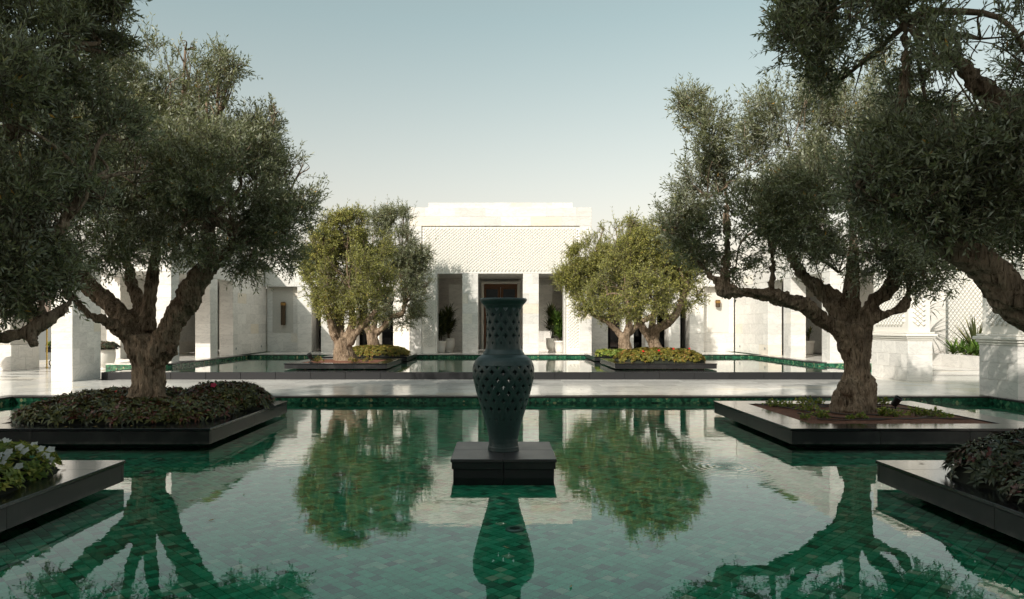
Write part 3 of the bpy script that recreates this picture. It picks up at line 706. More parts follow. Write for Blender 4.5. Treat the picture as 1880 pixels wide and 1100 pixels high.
# ================================================================== planters, pedestal, vase
def planter(label, x0, x1, y0, y1, zt, zb, zfloor, inset=0.5, plinth=0.32, soil_rise=0.05, seed=0, lip=0.035):
    """floating granite planter: polished coping slabs, honed fascia stones, recessed base, soil"""
    p = thing('planter', label, 'planter', ((x0 + x1) / 2, (y0 + y1) / 2, zfloor))
    e = 0.012
    def run(a0, a1, n): return [(a0 + (a1 - a0) * i / n, a0 + (a1 - a0) * (i + 1) / n) for i in range(n)]
    for (a, b) in run(x0, x1, 3):
        box('coping_slab', a + 0.0015, b - 0.0015, y0, y0 + inset, zt - lip, zt, M['granite'], p, 0.003)
        box('coping_slab', a + 0.0015, b - 0.0015, y1 - inset, y1, zt - lip, zt, M['granite'], p, 0.003)
        box('fascia_stone', a + 0.002 + (e if a == x0 else 0), b - 0.002 - (e if b == x1 else 0), y0 + e, y0 + 0.06, zb, zt - lip - 0.004, M['granite_side'], p, 0.004)
        box('fascia_stone', a + 0.002 + (e if a == x0 else 0), b - 0.002 - (e if b == x1 else 0), y1 - 0.06, y1 - e, zb, zt - lip - 0.004, M['granite_side'], p, 0.004)
    for (a, b) in run(y0 + inset, y1 - inset, 2):
        for (q0, q1) in ((x0, x0 + inset), (x1 - inset, x1)):
            box('coping_slab', q0, q1, a + 0.0015, b - 0.0015, zt - lip, zt, M['granite'], p, 0.003)
    for (a, b) in run(y0 + 0.062, y1 - 0.062, 2):
        for (q0, q1) in ((x0 + e, x0 + 0.06), (x1 - 0.06, x1 - e)):
            box('fascia_stone', q0, q1, a + 0.001, b - 0.001, zb, zt - lip - 0.004, M['granite_side'], p, 0.004)
    box('tray', x0 + 0.061, x1 - 0.061, y0 + 0.061, y1 - 0.061, zb + 0.01, zt - lip - 0.002, M['granite_side'], p, 0)
    box('base', x0 + plinth, x1 - plinth, y0 + plinth, y1 - plinth, zfloor, zb + 0.009, M['granite'] if zfloor < 0.1 else M['mosaic'], p, 0)
    # soil bed, gently humped
    N = 26; sx0, sx1, sy0, sy1 = x0 + inset - 0.01, x1 - inset + 0.01, y0 + inset - 0.01, y1 - inset + 0.01
    v, f = [], []
    for j in range(N + 1):
        for i in range(N + 1):
            u, w = i / N, j / N
            h = soil_rise * (math.sin(math.pi * u) * math.sin(math.pi * w)) ** 0.6 + 0.02 * noise.noise((u * 9 + seed, w * 9, seed)) * (0 < i < N) * (0 < j < N)
            v.append((sx0 + (sx1 - sx0) * u, sy0 + (sy1 - sy0) * w, zt - 0.045 + h + 0.025))
    for j in range(N):
        for i in range(N):
            k = j * (N + 1) + i; f.append((k, k + 1, k + N + 2, k + N + 1))
    put('soil', v, f, M['soil'], p, True)
    return p
GP = 'black granite planters in the pools'
PLT = 0.272; PLB = 0.045
planter('black granite planter under the dense dark shrubs and left foreground olive', -8.0, -4.15, 9.96, 13.6, PLT, PLB, -0.09, seed=1)
planter('black granite planter with bare red soil under the right foreground olive', 4.15, 8.0, 9.96, 13.6, PLT, PLB, -0.09, seed=2)
planter('nearest black granite planter at left, holding white flowers', -8.0, -4.10, 3.98, 7.63, PLT, PLB, -0.09, seed=3)
planter('nearest black granite planter at right, holding dark shrubs', 4.10, 8.0, 3.98, 7.63, PLT, PLB, -0.09, seed=4)
UPT, UPB = 0.55, 0.385
planter('black granite planter with bare soil and small olive, front left of the upper pool', -6.78, -3.55, 21.8, 25.05, UPT, UPB, 0.275, 0.4, seed=5)
planter('black granite planter with golden hedge, front right of the upper pool', 3.57, 6.78, 21.8, 25.05, UPT, UPB, 0.275, 0.4, seed=6)
planter('black granite planter with low hedge, rear left of the upper pool', -6.78, -3.55, 26.5, 29.75, UPT, UPB, 0.275, 0.4, seed=7)
planter('black granite planter with yellow plants, rear right of the upper pool', 3.57, 6.78, 26.5, 29.75, UPT, UPB, 0.275, 0.4, seed=8)

ped = thing('pedestal', 'low square dark granite pedestal rising from the water under the vase', 'pedestal', (0.03, 8.54, -0.09))
PXC = 0.035; h = 0.605
for s in (-1, 1):
    a0, a1 = sorted((PXC + s * 0.0012, PXC + s * h))
    for (b0, b1) in ((7.94, 8.54 - 0.001), (8.54 + 0.001, 9.145)): box('top_slab', a0, a1, b0, b1, 0.185, 0.222, M['basalt'], ped, 0.004)
    a0, a1 = sorted((PXC + s * 0.0015, PXC + s * (h - 0.012)))
    box('upper_course', a0, a1, 7.955, 9.13, 0.105, 0.182, M['granite_side'], ped, 0.003)
    a0, a1 = sorted((PXC + s * 0.0015, PXC + s * (h - 0.028)))
    box('lower_course', a0, a1, 7.972, 9.11, -0.09, 0.102, M['granite_riser'], ped, 0.003)

# ---- pierced vase
VS = 8.54 / FPX; VZ0 = 0.222
prof_px = [(548, 41.5), (549, 43), (551.5, 43.2), (554, 42.2), (557, 39.5), (561, 36.2), (567, 33), (576, 31.2), (590, 30.6), (606, 30.7), (622, 31), (636, 31.8), (643, 33), (648.5, 36.5), (650.5, 38.6), (651.5, 37.9), (653, 39.5),
           (657, 46), (663, 51.5), (671, 55), (679, 56.4), (687, 56.5), (697, 55.4), (710, 52.6), (731, 47.3), (752, 41.2), (770, 36), (785, 32), (797, 29), (807, 27.2), (817, 26.8), (819, 27.6), (821.5, 27), (823, 28.4), (826.5, 28.0), (828, 28.6), (830.5, 28.6)]
ZT = CAMH + (VY - 548) * VS
pz = np.array([CAMH + (VY - y) * VS for y, _ in prof_px]); pr = np.array([q * VS for _, q in prof_px])
pz = VZ0 + (pz - pz[-1]) * (ZT - VZ0) / (pz[0] - pz[-1])
NR, NC = 300, 330
arc = np.concatenate([[0], np.cumsum(np.hypot(np.diff(pz), np.diff(pr)))])
tt = np.linspace(0, arc[-1], NR + 1); zz = np.interp(tt, arc, pz); rr = np.interp(tt, arc, pr)
ker = np.array([1, 2, 1]) / 4.0
for _ in range(2): rr[1:-1] = np.convolve(rr, ker, 'same')[1:-1]
zy = lambda y: float(np.interp(y, [q[0] for q in prof_px], pz))
rows_n = [(568, 12, 0, 'half'), (579.5, 12, 1, 'tre'), (593, 12, 0, 'tre'), (605.5, 12, 1, 'tre'), (617.5, 12, 0, 'tre'), (630.5, 12, 1, 'oval')]
rows_b = [(673.5, 17, 0, 'half'), (682.5, 17, 1, 'tre'), (696, 17, 0, 'tre'), (709, 17, 1, 'tre'), (721, 17, 0, 'tre'), (735, 17, 1, 'tre'), (751, 17, 0, 'tre'), (770, 17, 1, 'oval')]
HROWS = [(zy(y), n, o, k, lo) for (lo, rows) in ((1, rows_n), (0, rows_b)) for (y, n, o, k) in rows]
def vase_fields(th, z, r):
    """(is hole, relief height) on the vase wall"""
    best = 9.0; hole = np.zeros_like(th, bool); rel = np.zeros_like(th)
    for (hz, n, o, kind, lo) in HROWS:
        step = 2 * math.pi / n
        d = (th - (o * 0.5 + 0.23) * step + step / 2) % step - step / 2
        sc = np.clip(r / (0.205 if lo else 0.36), 0.6, 1.05)
        sc = sc * 0.9; a = d * r / sc; b = (z - hz) / 0.92
        c = lambda x, y, q: (a - x) ** 2 + (b - y) ** 2 < q * q
        if kind == 'tre':
            hh = c(0.017, 0.0, 0.0125) | c(-0.017, 0.0, 0.0125) | c(0, 0.020, 0.0135) | c(0, 0.004, 0.011) | ((abs(a) < 0.0075) & (b < 0.002) & (b > -0.034))
        elif kind == 'half':
            hh = (b < 0.012) & (b > -0.026) & (abs(a) < (b + 0.030) * 0.72)
        else:
            hh = (a / 0.011) ** 2 + (b / 0.017) ** 2 < 1
        hole |= hh
        # lozenge ribs round every opening
        loz = abs(a) / (step * r / sc / 2) + abs(b) / 0.088
        rel = np.maximum(rel, np.where(kind == 'oval', 0.6, 1.0) * np.exp(-((loz - 0.97) / 0.13) ** 2))
    return hole, rel
ths = np.linspace(0, 2 * math.pi, NC, endpoint=False)
TH, ZZ = np.meshgrid(ths, zz); RR = np.repeat(rr[:, None], NC, 1)
_, rel = vase_fields(TH, ZZ, RR)
zl, zh = zy(790), zy(560)
band = ((ZZ < zy(563)) & (ZZ > zy(638))) | ((ZZ < zy(668)) & (ZZ > zy(782)))
RV = RR + 0.002 * rel * band
VV = np.stack([PXC + 0.0 + RV * np.cos(TH), 8.54 + RV * np.sin(TH), ZZ], -1)
thc = TH[:-1] + math.pi / NC; zc = (ZZ[:-1] + ZZ[1:]) / 2; rc = (RR[:-1] + RR[1:]) / 2
hole, _ = vase_fields(thc, zc, rc)
vase = thing('vase', 'tall pierced blue-green vase standing on the low pedestal in the pool', 'vase', (PXC, 8.54, VZ0))
def vase_part(name, k0, k1, thick):
    v = VV[k0:k1 + 1].reshape(-1, 3); f = []
    for k in range(k0, k1):
        row = hole[k]
        for i in range(NC):
            if not row[i]:
                b = (k - k0) * NC; j = (i + 1) % NC
                f.append((b + i, b + NC + i, b + NC + j, b + j))
    o = put(name, v, f, M['vase'], vase, True)
    m = o.modifiers.new('wall', 'SOLIDIFY'); m.thickness = thick; m.offset = -1; m.use_even_offset = False
    return o
ki = lambda y: int(np.argmin(abs(zz - zy(y))))
k1, k2, k3 = ki(560), ki(652), ki(818)
vase_part('rim', 0, k1, 0.02); vase_part('neck', k1, k2, 0.02); vase_part('body', k2, k3, 0.022); vase_part('foot_ring', k3, NR, 0.03)

# ================================================================== foliage
def unit(a): return a / (np.linalg.norm(a, axis=-1, keepdims=True) + 1e-9)
def leaf_mesh(name, B, D, S, L, W, var, mats, fold=0.12, extra=None, bend=0.0):
    """one leaf per row: base B, direction D, side S, length L, width W; six points, folded along the midrib"""
    n = len(B); N = np.cross(D, S)
    L = np.broadcast_to(L, (n,))[:, None]; W = np.broadcast_to(W, (n,))[:, None]
    mid = B + D * L * 0.5 - N * bend * L * 0.3
    P = np.stack([B, mid + S * W * .5 + N * fold * W, B + D * L - N * bend * L, mid - S * W * .5 + N * fold * W], 1).reshape(-1, 3)
    Fq = (np.arange(n)[:, None] * 4 + np.array([[0, 1, 2, 3]]))
    return build(name, P, Fq, var, mats, extra)
def leaf_mesh2(name, B, D, S, L, W, var, mats, fold=0.2, bend=0.25, extra=None):
    """broader leaf: two halves either side of the midrib, tip curling down"""
    n = len(B); N = np.cross(D, S)
    L = np.broadcast_to(L, (n,))[:, None]; W = np.broadcast_to(W, (n,))[:, None]
    m1 = B + D * L * 0.45; tip = B + D * L - N * bend * L
    P = np.stack([B, m1 + S * W * .5 + N * fold * W, m1, m1 - S * W * .5 + N * fold * W, tip], 1).reshape(-1, 3)
    base = np.arange(n)[:, None] * 5
    Fq = np.concatenate([base + np.array([[0, 2, 4, 1]]), base + np.array([[0, 3, 4, 2]])], 1).reshape(-1, 4)
    return build(name, P, Fq, np.repeat(var, 2), mats, extra)
def build(name, P, Fq, var, mats, extra=None):
    nl = len(Fq); mi = np.zeros(nl, np.int32)
    if extra is not None:
        eP, eF = extra; Fq = np.concatenate([Fq, eF + len(P)]); P = np.concatenate([P, eP])
        var = np.concatenate([var, np.full(len(eF), 0.5)]); mi = np.concatenate([mi, np.ones(len(eF), np.int32)])
    me = bpy.data.meshes.new(name)
    me.vertices.add(len(P)); me.vertices.foreach_set('co', P.astype(np.float32).ravel())
    me.loops.add(len(Fq) * 4); me.loops.foreach_set('vertex_index', Fq.astype(np.int32).ravel())
    me.polygons.add(len(Fq)); me.polygons.foreach_set('loop_start', np.arange(0, len(Fq) * 4, 4, dtype=np.int32))
    for m in (mats if isinstance(mats, list) else [mats]): me.materials.append(m)
    me.polygons.foreach_set('material_index', mi)
    a = me.attributes.new('var', 'FLOAT', 'FACE'); a.data.foreach_set('value', var.astype(np.float32))
    me.update(calc_edges=True)
    return me
def twig_leaves(rng, P0, D, TL, pairs, ll, lw, mats, name, droop=0.25, clump_var=None, stem_r=0.003):
    n = len(P0); t = np.linspace(0.08, 1.0, pairs)
    ref = unit(rng.normal(size=(n, 3))); U = unit(np.cross(D, ref)); Wv = np.cross(D, U)
    bend = unit(rng.normal(size=(n, 3))) * 0.18
    drop = np.array([0, 0, -1.0]) * droop + bend
    pos = P0[:, None] + D[:, None] * TL[:, None, None] * t[None, :, None] + drop[:, None] * TL[:, None, None] * (t ** 2)[None, :, None]
    tan = unit(D[:, None] + 2 * drop[:, None] * t[None, :, None])
    phi = rng.uniform(0, 6.28, (n, 1)) + np.arange(pairs)[None] * 1.45 + rng.normal(0, 0.3, (n, pairs))
    out = []
    for sd in (0, math.pi):
        ang = rng.uniform(0.5, 1.05, (n, pairs))[..., None]
        per = U[:, None] * np.cos(phi + sd)[..., None] + Wv[:, None] * np.sin(phi + sd)[..., None]
        ld = unit(tan * np.cos(ang) + per * np.sin(ang) + rng.normal(0, 0.16, (n, pairs, 3)))
        sv = unit(np.cross(ld, unit(tan + rng.normal(0, 0.5, (n, pairs, 3)))))
        out.append((pos, ld, sv))
    B = np.concatenate([o[0].reshape(-1, 3) for o in out]); LD = np.concatenate([o[1].reshape(-1, 3) for o in out]); SV = np.concatenate([o[2].reshape(-1, 3) for o in out])
    m = len(B); L = ll * rng.uniform(0.65, 1.15, m); W = lw * rng.uniform(0.75, 1.2, m)
    cv = clump_var if clump_var is not None else np.zeros(n)
    var = np.clip(rng.beta(2.2, 2.6, m) * 0.92 + np.tile(np.repeat(cv, pairs), 2), 0.0, 0.95)
    var = np.where(rng.random(m) < 0.006, 1.0, var)
    # thin twig, three-sided
    k = np.array([0, 0.5, 1.0]); ctr = P0[:, None] + D[:, None] * TL[:, None, None] * (k * 1.0)[None, :, None] + drop[:, None] * TL[:, None, None] * (k ** 2)[None, :, None]
    rad = stem_r * np.array([1.3, 1.0, 0.4])
    an = np.array([0, 2.094, 4.189])
    ring = U[:, None, None] * np.cos(an)[None, None, :, None] + Wv[:, None, None] * np.sin(an)[None, None, :, None]
    SP = (ctr[:, :, None] + ring * rad[None, :, None, None]).reshape(-1, 3)
    idx = []
    for s in range(2):
        for i in range(3):
            j = (i + 1) % 3; idx.append((s * 3 + i, s * 3 + j, s * 3 + 3 + j, s * 3 + 3 + i))
    SF = (np.arange(n)[:, None, None] * 9 + np.array(idx)[None]).reshape(-1, 4)
    return leaf_mesh(name, B, LD, SV, L, W, var, mats, 0.10, (SP, SF), 0.06)
def vnoise(P, f, seed):
    return np.array([noise.noise((p[0] * f + seed, p[1] * f, p[2] * f - seed)) for p in P])

def trunk_mesh(name, tubes, voxel, mat, amp, seed, knots=0.03):
    bx_, by_ = tubes[0][0][0], tubes[0][0][1]
    v, f = [], []
    for t in tubes: tube(t, 12, 5, v, f)
    me = bpy.data.meshes.new(name); me.from_pydata(v, [], f); me.update()
    o = bpy.data.objects.new('tmp_trunk', me); C.objects.link(o)
    m = o.modifiers.new('r', 'REMESH'); m.mode = 'VOXEL'; m.voxel_size = voxel; m.adaptivity = 0
    s = o.modifiers.new('s', 'SMOOTH'); s.iterations = 4; s.factor = 0.5
    dg = bpy.context.evaluated_depsgraph_get(); me2 = bpy.data.meshes.new_from_object(o.evaluated_get(dg))
    bpy.data.objects.remove(o); bpy.data.meshes.remove(me)
    n = len(me2.vertices); co = np.empty(n * 3, np.float32); me2.vertices.foreach_get('co', co); co = co.reshape(-1, 3).astype(float)
    no = np.empty(n * 3, np.float32); me2.vertex_normals.foreach_get('vector', no); no = no.reshape(-1, 3)
    d = np.empty(n)
    for i in range(n):
        x, y, z = co[i]
        a = noise.noise((x * 3.1 + seed, y * 3.1, z * 2.2))                       # burls and hollows
        tw = z * 1.1
        x2, y2 = x - bx_, y - by_; xr, yr = x2 * math.cos(tw) - y2 * math.sin(tw), x2 * math.sin(tw) + y2 * math.cos(tw)
        b = 0.65 * abs(noise.noise((xr * 5.5 + seed, yr * 5.5, z * 1.1))) + 0.35 * abs(noise.noise((xr * 12 + seed, yr * 12, z * 2.4)))                # twisted flutes
        c = noise.noise((x * 22, y * 22, z * 9 + seed))
        d[i] = knots * a + amp * (0.22 - 1.5 * b) + amp * 0.3 * c
    co += no * d[:, None]
    me2.vertices.foreach_set('co', co.astype(np.float32).ravel()); me2.materials.clear(); me2.materials.append(mat)
    me2.polygons.foreach_set('use_smooth', [True] * len(me2.polygons)); me2.update()
    return me2
def olive(label, base, tubes, blobs, twigs, pairs, ll, lw, tlen, leafmat, barkmat, seed, voxel=0.025, amp=0.03, gap=-0.12, gapf=0.9, boughs=7, group=None, knots=0.03, shoots=0.12):
    rng = np.random.default_rng(seed); rd = random.Random(seed)
    t = thing('olive_tree', label, 'tree', base, group)
    tm = trunk_mesh('trunk', tubes, voxel, barkmat, amp, seed * 1.7, knots)
    link('trunk', tm, t, (0, 0, 0))
    # boughs reaching from the limb ends into every clump of the crown
    ends = [np.array(q[-1][:3]) for q in tubes[1:]]; radii = [q[-1][3] for q in tubes[1:]]
    v, f = [], []
    for (cx, cy, cz, rx, ry, rz, wt) in blobs:
        c = np.array([cx, cy, cz]); k = int(np.argmin([np.linalg.norm(e - c) for e in ends])); e = ends[k]; r0 = min(radii[k] * 0.75, 0.05)
        low = c - np.array([0, 0, rz * 0.35]); md = (e + low) / 2 + np.array([rd.uniform(-.2, .2), rd.uniform(-.2, .2), rd.uniform(-0.05, .2)])
        tube([(*e, r0), (*md, r0 * 0.62), (*low, r0 * 0.4)], 6, 4, v, f)
        for q in range(boughs):
            dr = unit(np.array([rd.gauss(0, 1), rd.gauss(0, 1), rd.gauss(0.5, 0.8)])); tip = c + dr * np.array([rx, ry, rz]) * 0.9
            st = low if q % 2 else (low * 0.4 + md * 0.6); mm = (st + tip) / 2 + np.array([rd.uniform(-.15, .15), rd.uniform(-.15, .15), 0.1 * rz])
            tube([(*st, r0 * 0.32), (*mm, r0 * 0.2), (*tip, 0.004)], 4, 3, v, f)
    put('branches', v, f, barkmat, t, True)
    # twigs
    wts = np.array([b[6] * (b[3] * b[4] + b[3] * b[5] + b[4] * b[5]) for b in blobs]); wts = wts / wts.sum()
    bi = rng.choice(len(blobs), int(twigs * 1.7), p=wts); BB = np.array([b[:6] for b in blobs])[bi]
    dirs = unit(rng.normal(size=(len(bi), 3)) + np.array([0, 0, 0.12]))
    rad = rng.uniform(0.30, 1.0, len(bi)) ** 0.55
    P0 = BB[:, :3] + dirs * BB[:, 3:] * rad[:, None]
    nz = vnoise(P0, gapf, seed * 3.1) + 0.5 * vnoise(P0, gapf * 2.6, seed)
    keep = nz > gap
    P0, dirs, nz, rad = P0[keep][:twigs], dirs[keep][:twigs], nz[keep][:twigs], rad[keep][:twigs]
    n = len(P0)
    D = unit(dirs * 0.75 + np.array([0, 0, 0.42]) + rng.normal(0, 0.42, (n, 3)))
    TL = tlen * rng.uniform(0.6, 1.3, n)
    sh = (rng.random(n) < shoots) & (rad > 0.85) & (dirs[:, 2] > -0.1)            # long upright shoots break the outline
    D[sh] = unit(D[sh] * 0.5 + np.array([0, 0, 0.9])); TL[sh] *= 1.9
    hang = (dirs[:, 2] < -0.35); D[hang] = unit(D[hang] * 0.8 + np.array([0, 0, -0.15]))
    cm = twig_leaves(rng, P0 - D * TL[:, None] * 0.45, D, TL, pairs, ll, lw, [leafmat, M['twig']], 'crown', 0.12, np.clip(nz * 0.22, -0.14, 0.16), 0.0035 if ll < 0.09 else 0.006)
    tag(link('crown', cm, t, (0, 0, 0)), kind='stuff')
    return t
def blob(px, py, rpx, d, sy=1.0, wt=1.0, sz=1.0):
    p = at(px, py, d); r_ = rpx * d / FPX
    return (p.x, p.y, p.z, r_, r_ * sy, r_ * sz, wt)
def limb(d, *pts):
    """limb through photo points (px, py, thickness in px, depth offset)"""
    out = []
    for (px, py, th, dd) in pts:
        p = at(px, py, d + dd); out.append((p.x, p.y, p.z, th * (d + dd) / FPX / 2))
    return out
# ---- foreground olives
DF = 11.8
flare = lambda x, y, z, r: [(x, y, z - 0.12, r * 1.25), (x, y, z + 0.05, r * 1.08)]
b = at(272, 742, DF)
tubes = [limb(DF, (272, 752, 84, 0), (271, 735, 70, 0), (273, 705, 60, 0), (274, 670, 62, 0), (273, 642, 70, 0), (270, 615, 54, 0)),
         limb(DF, (256, 650, 44, -.05), (240, 625, 30, -.1), (207, 596, 21, -.25), (173, 581, 17, -.4), (145, 562, 15, -.55), (110, 520, 12, -.7)),
         limb(DF, (262, 640, 50, .05), (247, 608, 42, .1), (221, 578, 38, .2), (193, 550, 34, .35), (160, 525, 28, .5), (110, 470, 20, .8)),
         limb(DF, (272, 640, 40, .1), (264, 600, 30, .2), (258, 565, 27, .35), (246, 535, 22, .5), (235, 490, 17, .6), (220, 430, 12, .7)),
         limb(DF, (270, 610, 36, .1), (272, 570, 28, .2), (278, 530, 24, .25), (284, 480, 18, .3), (290, 410, 12, .2)),
         limb(DF, (280, 660, 56, -.05), (300, 635, 52, -.1), (316, 600, 44, -.15), (330, 572, 44, -.2), (350, 540, 46, -.3), (371, 502, 42, -.3), (382, 460, 34, -.3), (385, 400, 22, -.2)),
         limb(DF, (350, 545, 30, -.2), (385, 500, 22, .1), (425, 455, 16, .3), (465, 410, 11, .5)),
         limb(DF, (312, 648, 30, -.2), (318, 637, 20, -.25), (318, 626, 14, -.2)),
         limb(DF, (250, 747, 34, -.2), (256, 722, 26, -.15), (263, 690, 20, -.1)), limb(DF, (294, 747, 34, -.2), (289, 720, 26, -.15), (282, 690, 20, -.1)),
         limb(DF, (249, 748, 28, .15), (260, 715, 28, .1)), limb(DF, (298, 748, 28, .2), (286, 715, 28, .1))]
blobs = [blob(300, 165, 92, 11.8), blob(378, 165, 60, 11.5), blob(425, 125, 26, 11.6), blob(440, 285, 78, 11.7), blob(488, 345, 72, 12.0), blob(470, 300, 60, 12.6), blob(548, 310, 28, 11.7), blob(560, 365, 30, 11.6), blob(525, 410, 55, 11.5), blob(500, 450, 60, 12.4),
         blob(380, 330, 125, 10.9), blob(250, 310, 140, 10.9), blob(150, 400, 130, 11.3), blob(110, 300, 130, 12.4), blob(330, 395, 95, 10.9), blob(430, 410, 82, 11.3),
         blob(200, 425, 80, 11.0), blob(80, 435, 85, 11.8), blob(300, 300, 140, 13.0), blob(440, 380, 100, 13.1), blob(200, 200, 110, 11.6), blob(485, 232, 34, 11.9), blob(505, 205, 16, 11.8), blob(405, 95, 18, 11.7), blob(340, 85, 20, 11.8), blob(340, 430, 60, 12.6), blob(455, 470, 45, 11.6)]
olive('large olive with four thick limbs in the left planter of dark shrubs', (b.x, b.y, PLT - 0.05), tubes, blobs, 11000, 8, 0.085, 0.021, 0.36, M['olive'], M['bark'], 11, 0.02, 0.085, -0.05, 1.35, shoots=0.25, knots=0.045)
b = at(1566, 752, DF)
tubes = [limb(DF, (1566, 765, 92, 0), (1566, 745, 78, 0), (1574, 712, 66, 0), (1573, 683, 47, 0), (1570, 650, 47, 0), (1568, 620, 54, 0), (1568, 595, 58, 0)),
         limb(DF, (1560, 640, 40, 0), (1543, 608, 30, -.05), (1516, 590, 29, -.15), (1490, 570, 29, -.25), (1458, 555, 28, -.35), (1422, 546, 30, -.4), (1385, 538, 25, -.4), (1349, 535, 26, -.35), (1330, 532, 26, -.3), (1332, 500, 16, -.3), (1336, 430, 12, -.2), (1333, 340, 8, -.1)),
         limb(DF, (1566, 612, 46, .1), (1552, 592, 38, .15), (1531, 556, 36, .3), (1502, 528, 30, .5), (1474, 505, 20, .7), (1440, 450, 14, .9)),
         limb(DF, (1568, 600, 44, .1), (1568, 560, 30, .2), (1564, 510, 25, .3), (1566, 440, 16, .3), (1560, 330, 10, .3)),
         limb(DF, (1572, 605, 44, -.05), (1586, 578, 30, -.1), (1607, 555, 27, -.15), (1633, 530, 26, -.2), (1646, 500, 22, -.2), (1660, 430, 14, -.1)),
         limb(DF, (1580, 600, 34, -.1), (1600, 583, 24, -.2), (1627, 575, 22, -.3), (1652, 566, 21, -.4), (1664, 545, 20, -.5), (1674, 500, 14, -.6)),
         limb(DF, (1412, 545, 16, -.4), (1416, 520, 13, -.35), (1419, 480, 11, -.3), (1412, 410, 8, -.2)),
         limb(DF, (1330, 530, 14, -.3), (1300, 500, 10, -.2), (1262, 450, 8, 0), (1232, 410, 6, .1)),
         limb(DF, (1550, 722, 26, -.2), (1556, 712, 30, -.2), (1562, 702, 22, -.12)), limb(DF, (1600, 718, 28, -.1), (1594, 710, 32, -.15), (1586, 700, 24, -.1)),
         limb(DF, (1535, 762, 36, -.1), (1550, 735, 34, -.1)), limb(DF, (1596, 764, 32, -.15), (1586, 735, 34, -.1)), limb(DF, (1570, 764, 40, -.3), (1572, 735, 36, -.18), (1572, 700, 26, -.15))]
blobs = [blob(1295, 255, 58, 11.6), blob(1300, 340, 66, 11.5), blob(1238, 415, 45, 11.7), blob(1285, 440, 55, 11.8), blob(1370, 280, 88, 11.8), blob(1390, 400, 92, 11.2), blob(1450, 240, 100, 12.0),
         blob(1500, 380, 115, 10.9), blob(1580, 300, 130, 11.4), blob(1600, 430, 100, 10.9), blob(1680, 420, 95, 11.5), blob(1660, 300, 120, 12.6), blob(1455, 455, 62, 12.2), blob(1560, 180, 100, 12.3),
         blob(1740, 400, 100, 12.2), blob(1700, 490, 60, 11.2), blob(1800, 300, 110, 12.4), blob(1270, 190, 30, 11.6), blob(1350, 480, 45, 11.7, 1, 0.6), blob(1540, 480, 60, 12.4), blob(1455, 380, 70, 12.6)]
olive('large olive with a long level limb in the right planter of bare soil', (b.x, b.y, PLT - 0.05), tubes, blobs, 10300, 8, 0.085, 0.021, 0.36, M['olive'], M['bark'], 12, 0.02, 0.085, 0.0, 1.35, shoots=0.25, knots=0.05)
# ---- nearest olives, trunks outside the frame
def L3(*pts): return [tuple(p) for p in pts]
tubes = [L3((6.1, 5.8, 0.15, .42), (6.1, 5.8, 0.5, .34), (6.05, 5.8, 1.0, .30), (5.9, 5.75, 1.5, .3)),
         L3((6.0, 5.8, 1.1, .24), (5.2, 5.6, 1.42, .18), tuple([*at(1885, 570, 5.4), .155]), tuple([*at(1832, 512, 5.4), .15]), tuple([*at(1775, 462, 5.4), .13]), tuple([*at(1700, 425, 5.5), .10]), tuple([*at(1640, 380, 5.6), .06]), tuple([*at(1600, 320, 5.7), .035])),
         L3((6.0, 5.8, 1.4, .22), (5.6, 5.9, 2.2, .17), tuple([*at(1900, 250, 5.9), .12]), tuple([*at(1760, 120, 5.9), .07]), tuple([*at(1690, 20, 6.0), .045])),
         L3(tuple([*at(1672, 400, 5.55), .06]), tuple([*at(1650, 250, 5.8), .045]), tuple([*at(1662, 120, 5.9), .045]), tuple([*at(1655, -30, 6.0), .03])),
         L3((6.05, 5.8, 1.4, .22), (6.7, 5.9, 2.2, .16), (7.2, 6.0, 3.4, .09)), L3((6.0, 5.8, 1.4, .2), (6.0, 5.3, 2.3, .15), (5.8, 4.9, 3.4, .08))]
blobs = [blob(1475, 70, 78, 6.3), blob(1560, 0, 100, 6.1), blob(1450, 20, 60, 6.5), blob(1540, 130, 60, 6.4, 1, .6), blob(1690, 40, 110, 5.9, 1, .7), blob(1800, 170, 130, 5.3), blob(1740, 300, 105, 5.4), blob(1860, 320, 110, 5.1),
         blob(1660, 260, 75, 5.8), blob(1625, 355, 65, 5.6), blob(1740, 390, 70, 5.3), blob(1900, 80, 150, 5.5), blob(1960, 300, 160, 5.5), blob(1880, 440, 50, 6.0, 1, .7), blob(1800, 40, 90, 5.7), blob(1590, 330, 60, 5.6),
         blob(2080, 120, 200, 5.8, 1, .5), blob(2250, 30, 240, 5.8, 1, .4), blob(2380, 220, 200, 5.8, 1, .4), blob(1880, 210, 110, 4.9), blob(1700, 160, 80, 6.3, 1, .7)]
olive('nearest olive leaning in from the right edge with a dark sloping limb', (6.1, 5.8, PLT - 0.05), tubes, blobs, 8200, 8, 0.07, 0.0165, 0.30, M['olive'], M['bark'], 13, 0.03, 0.05, 0.04, 1.6, boughs=6, shoots=.2)
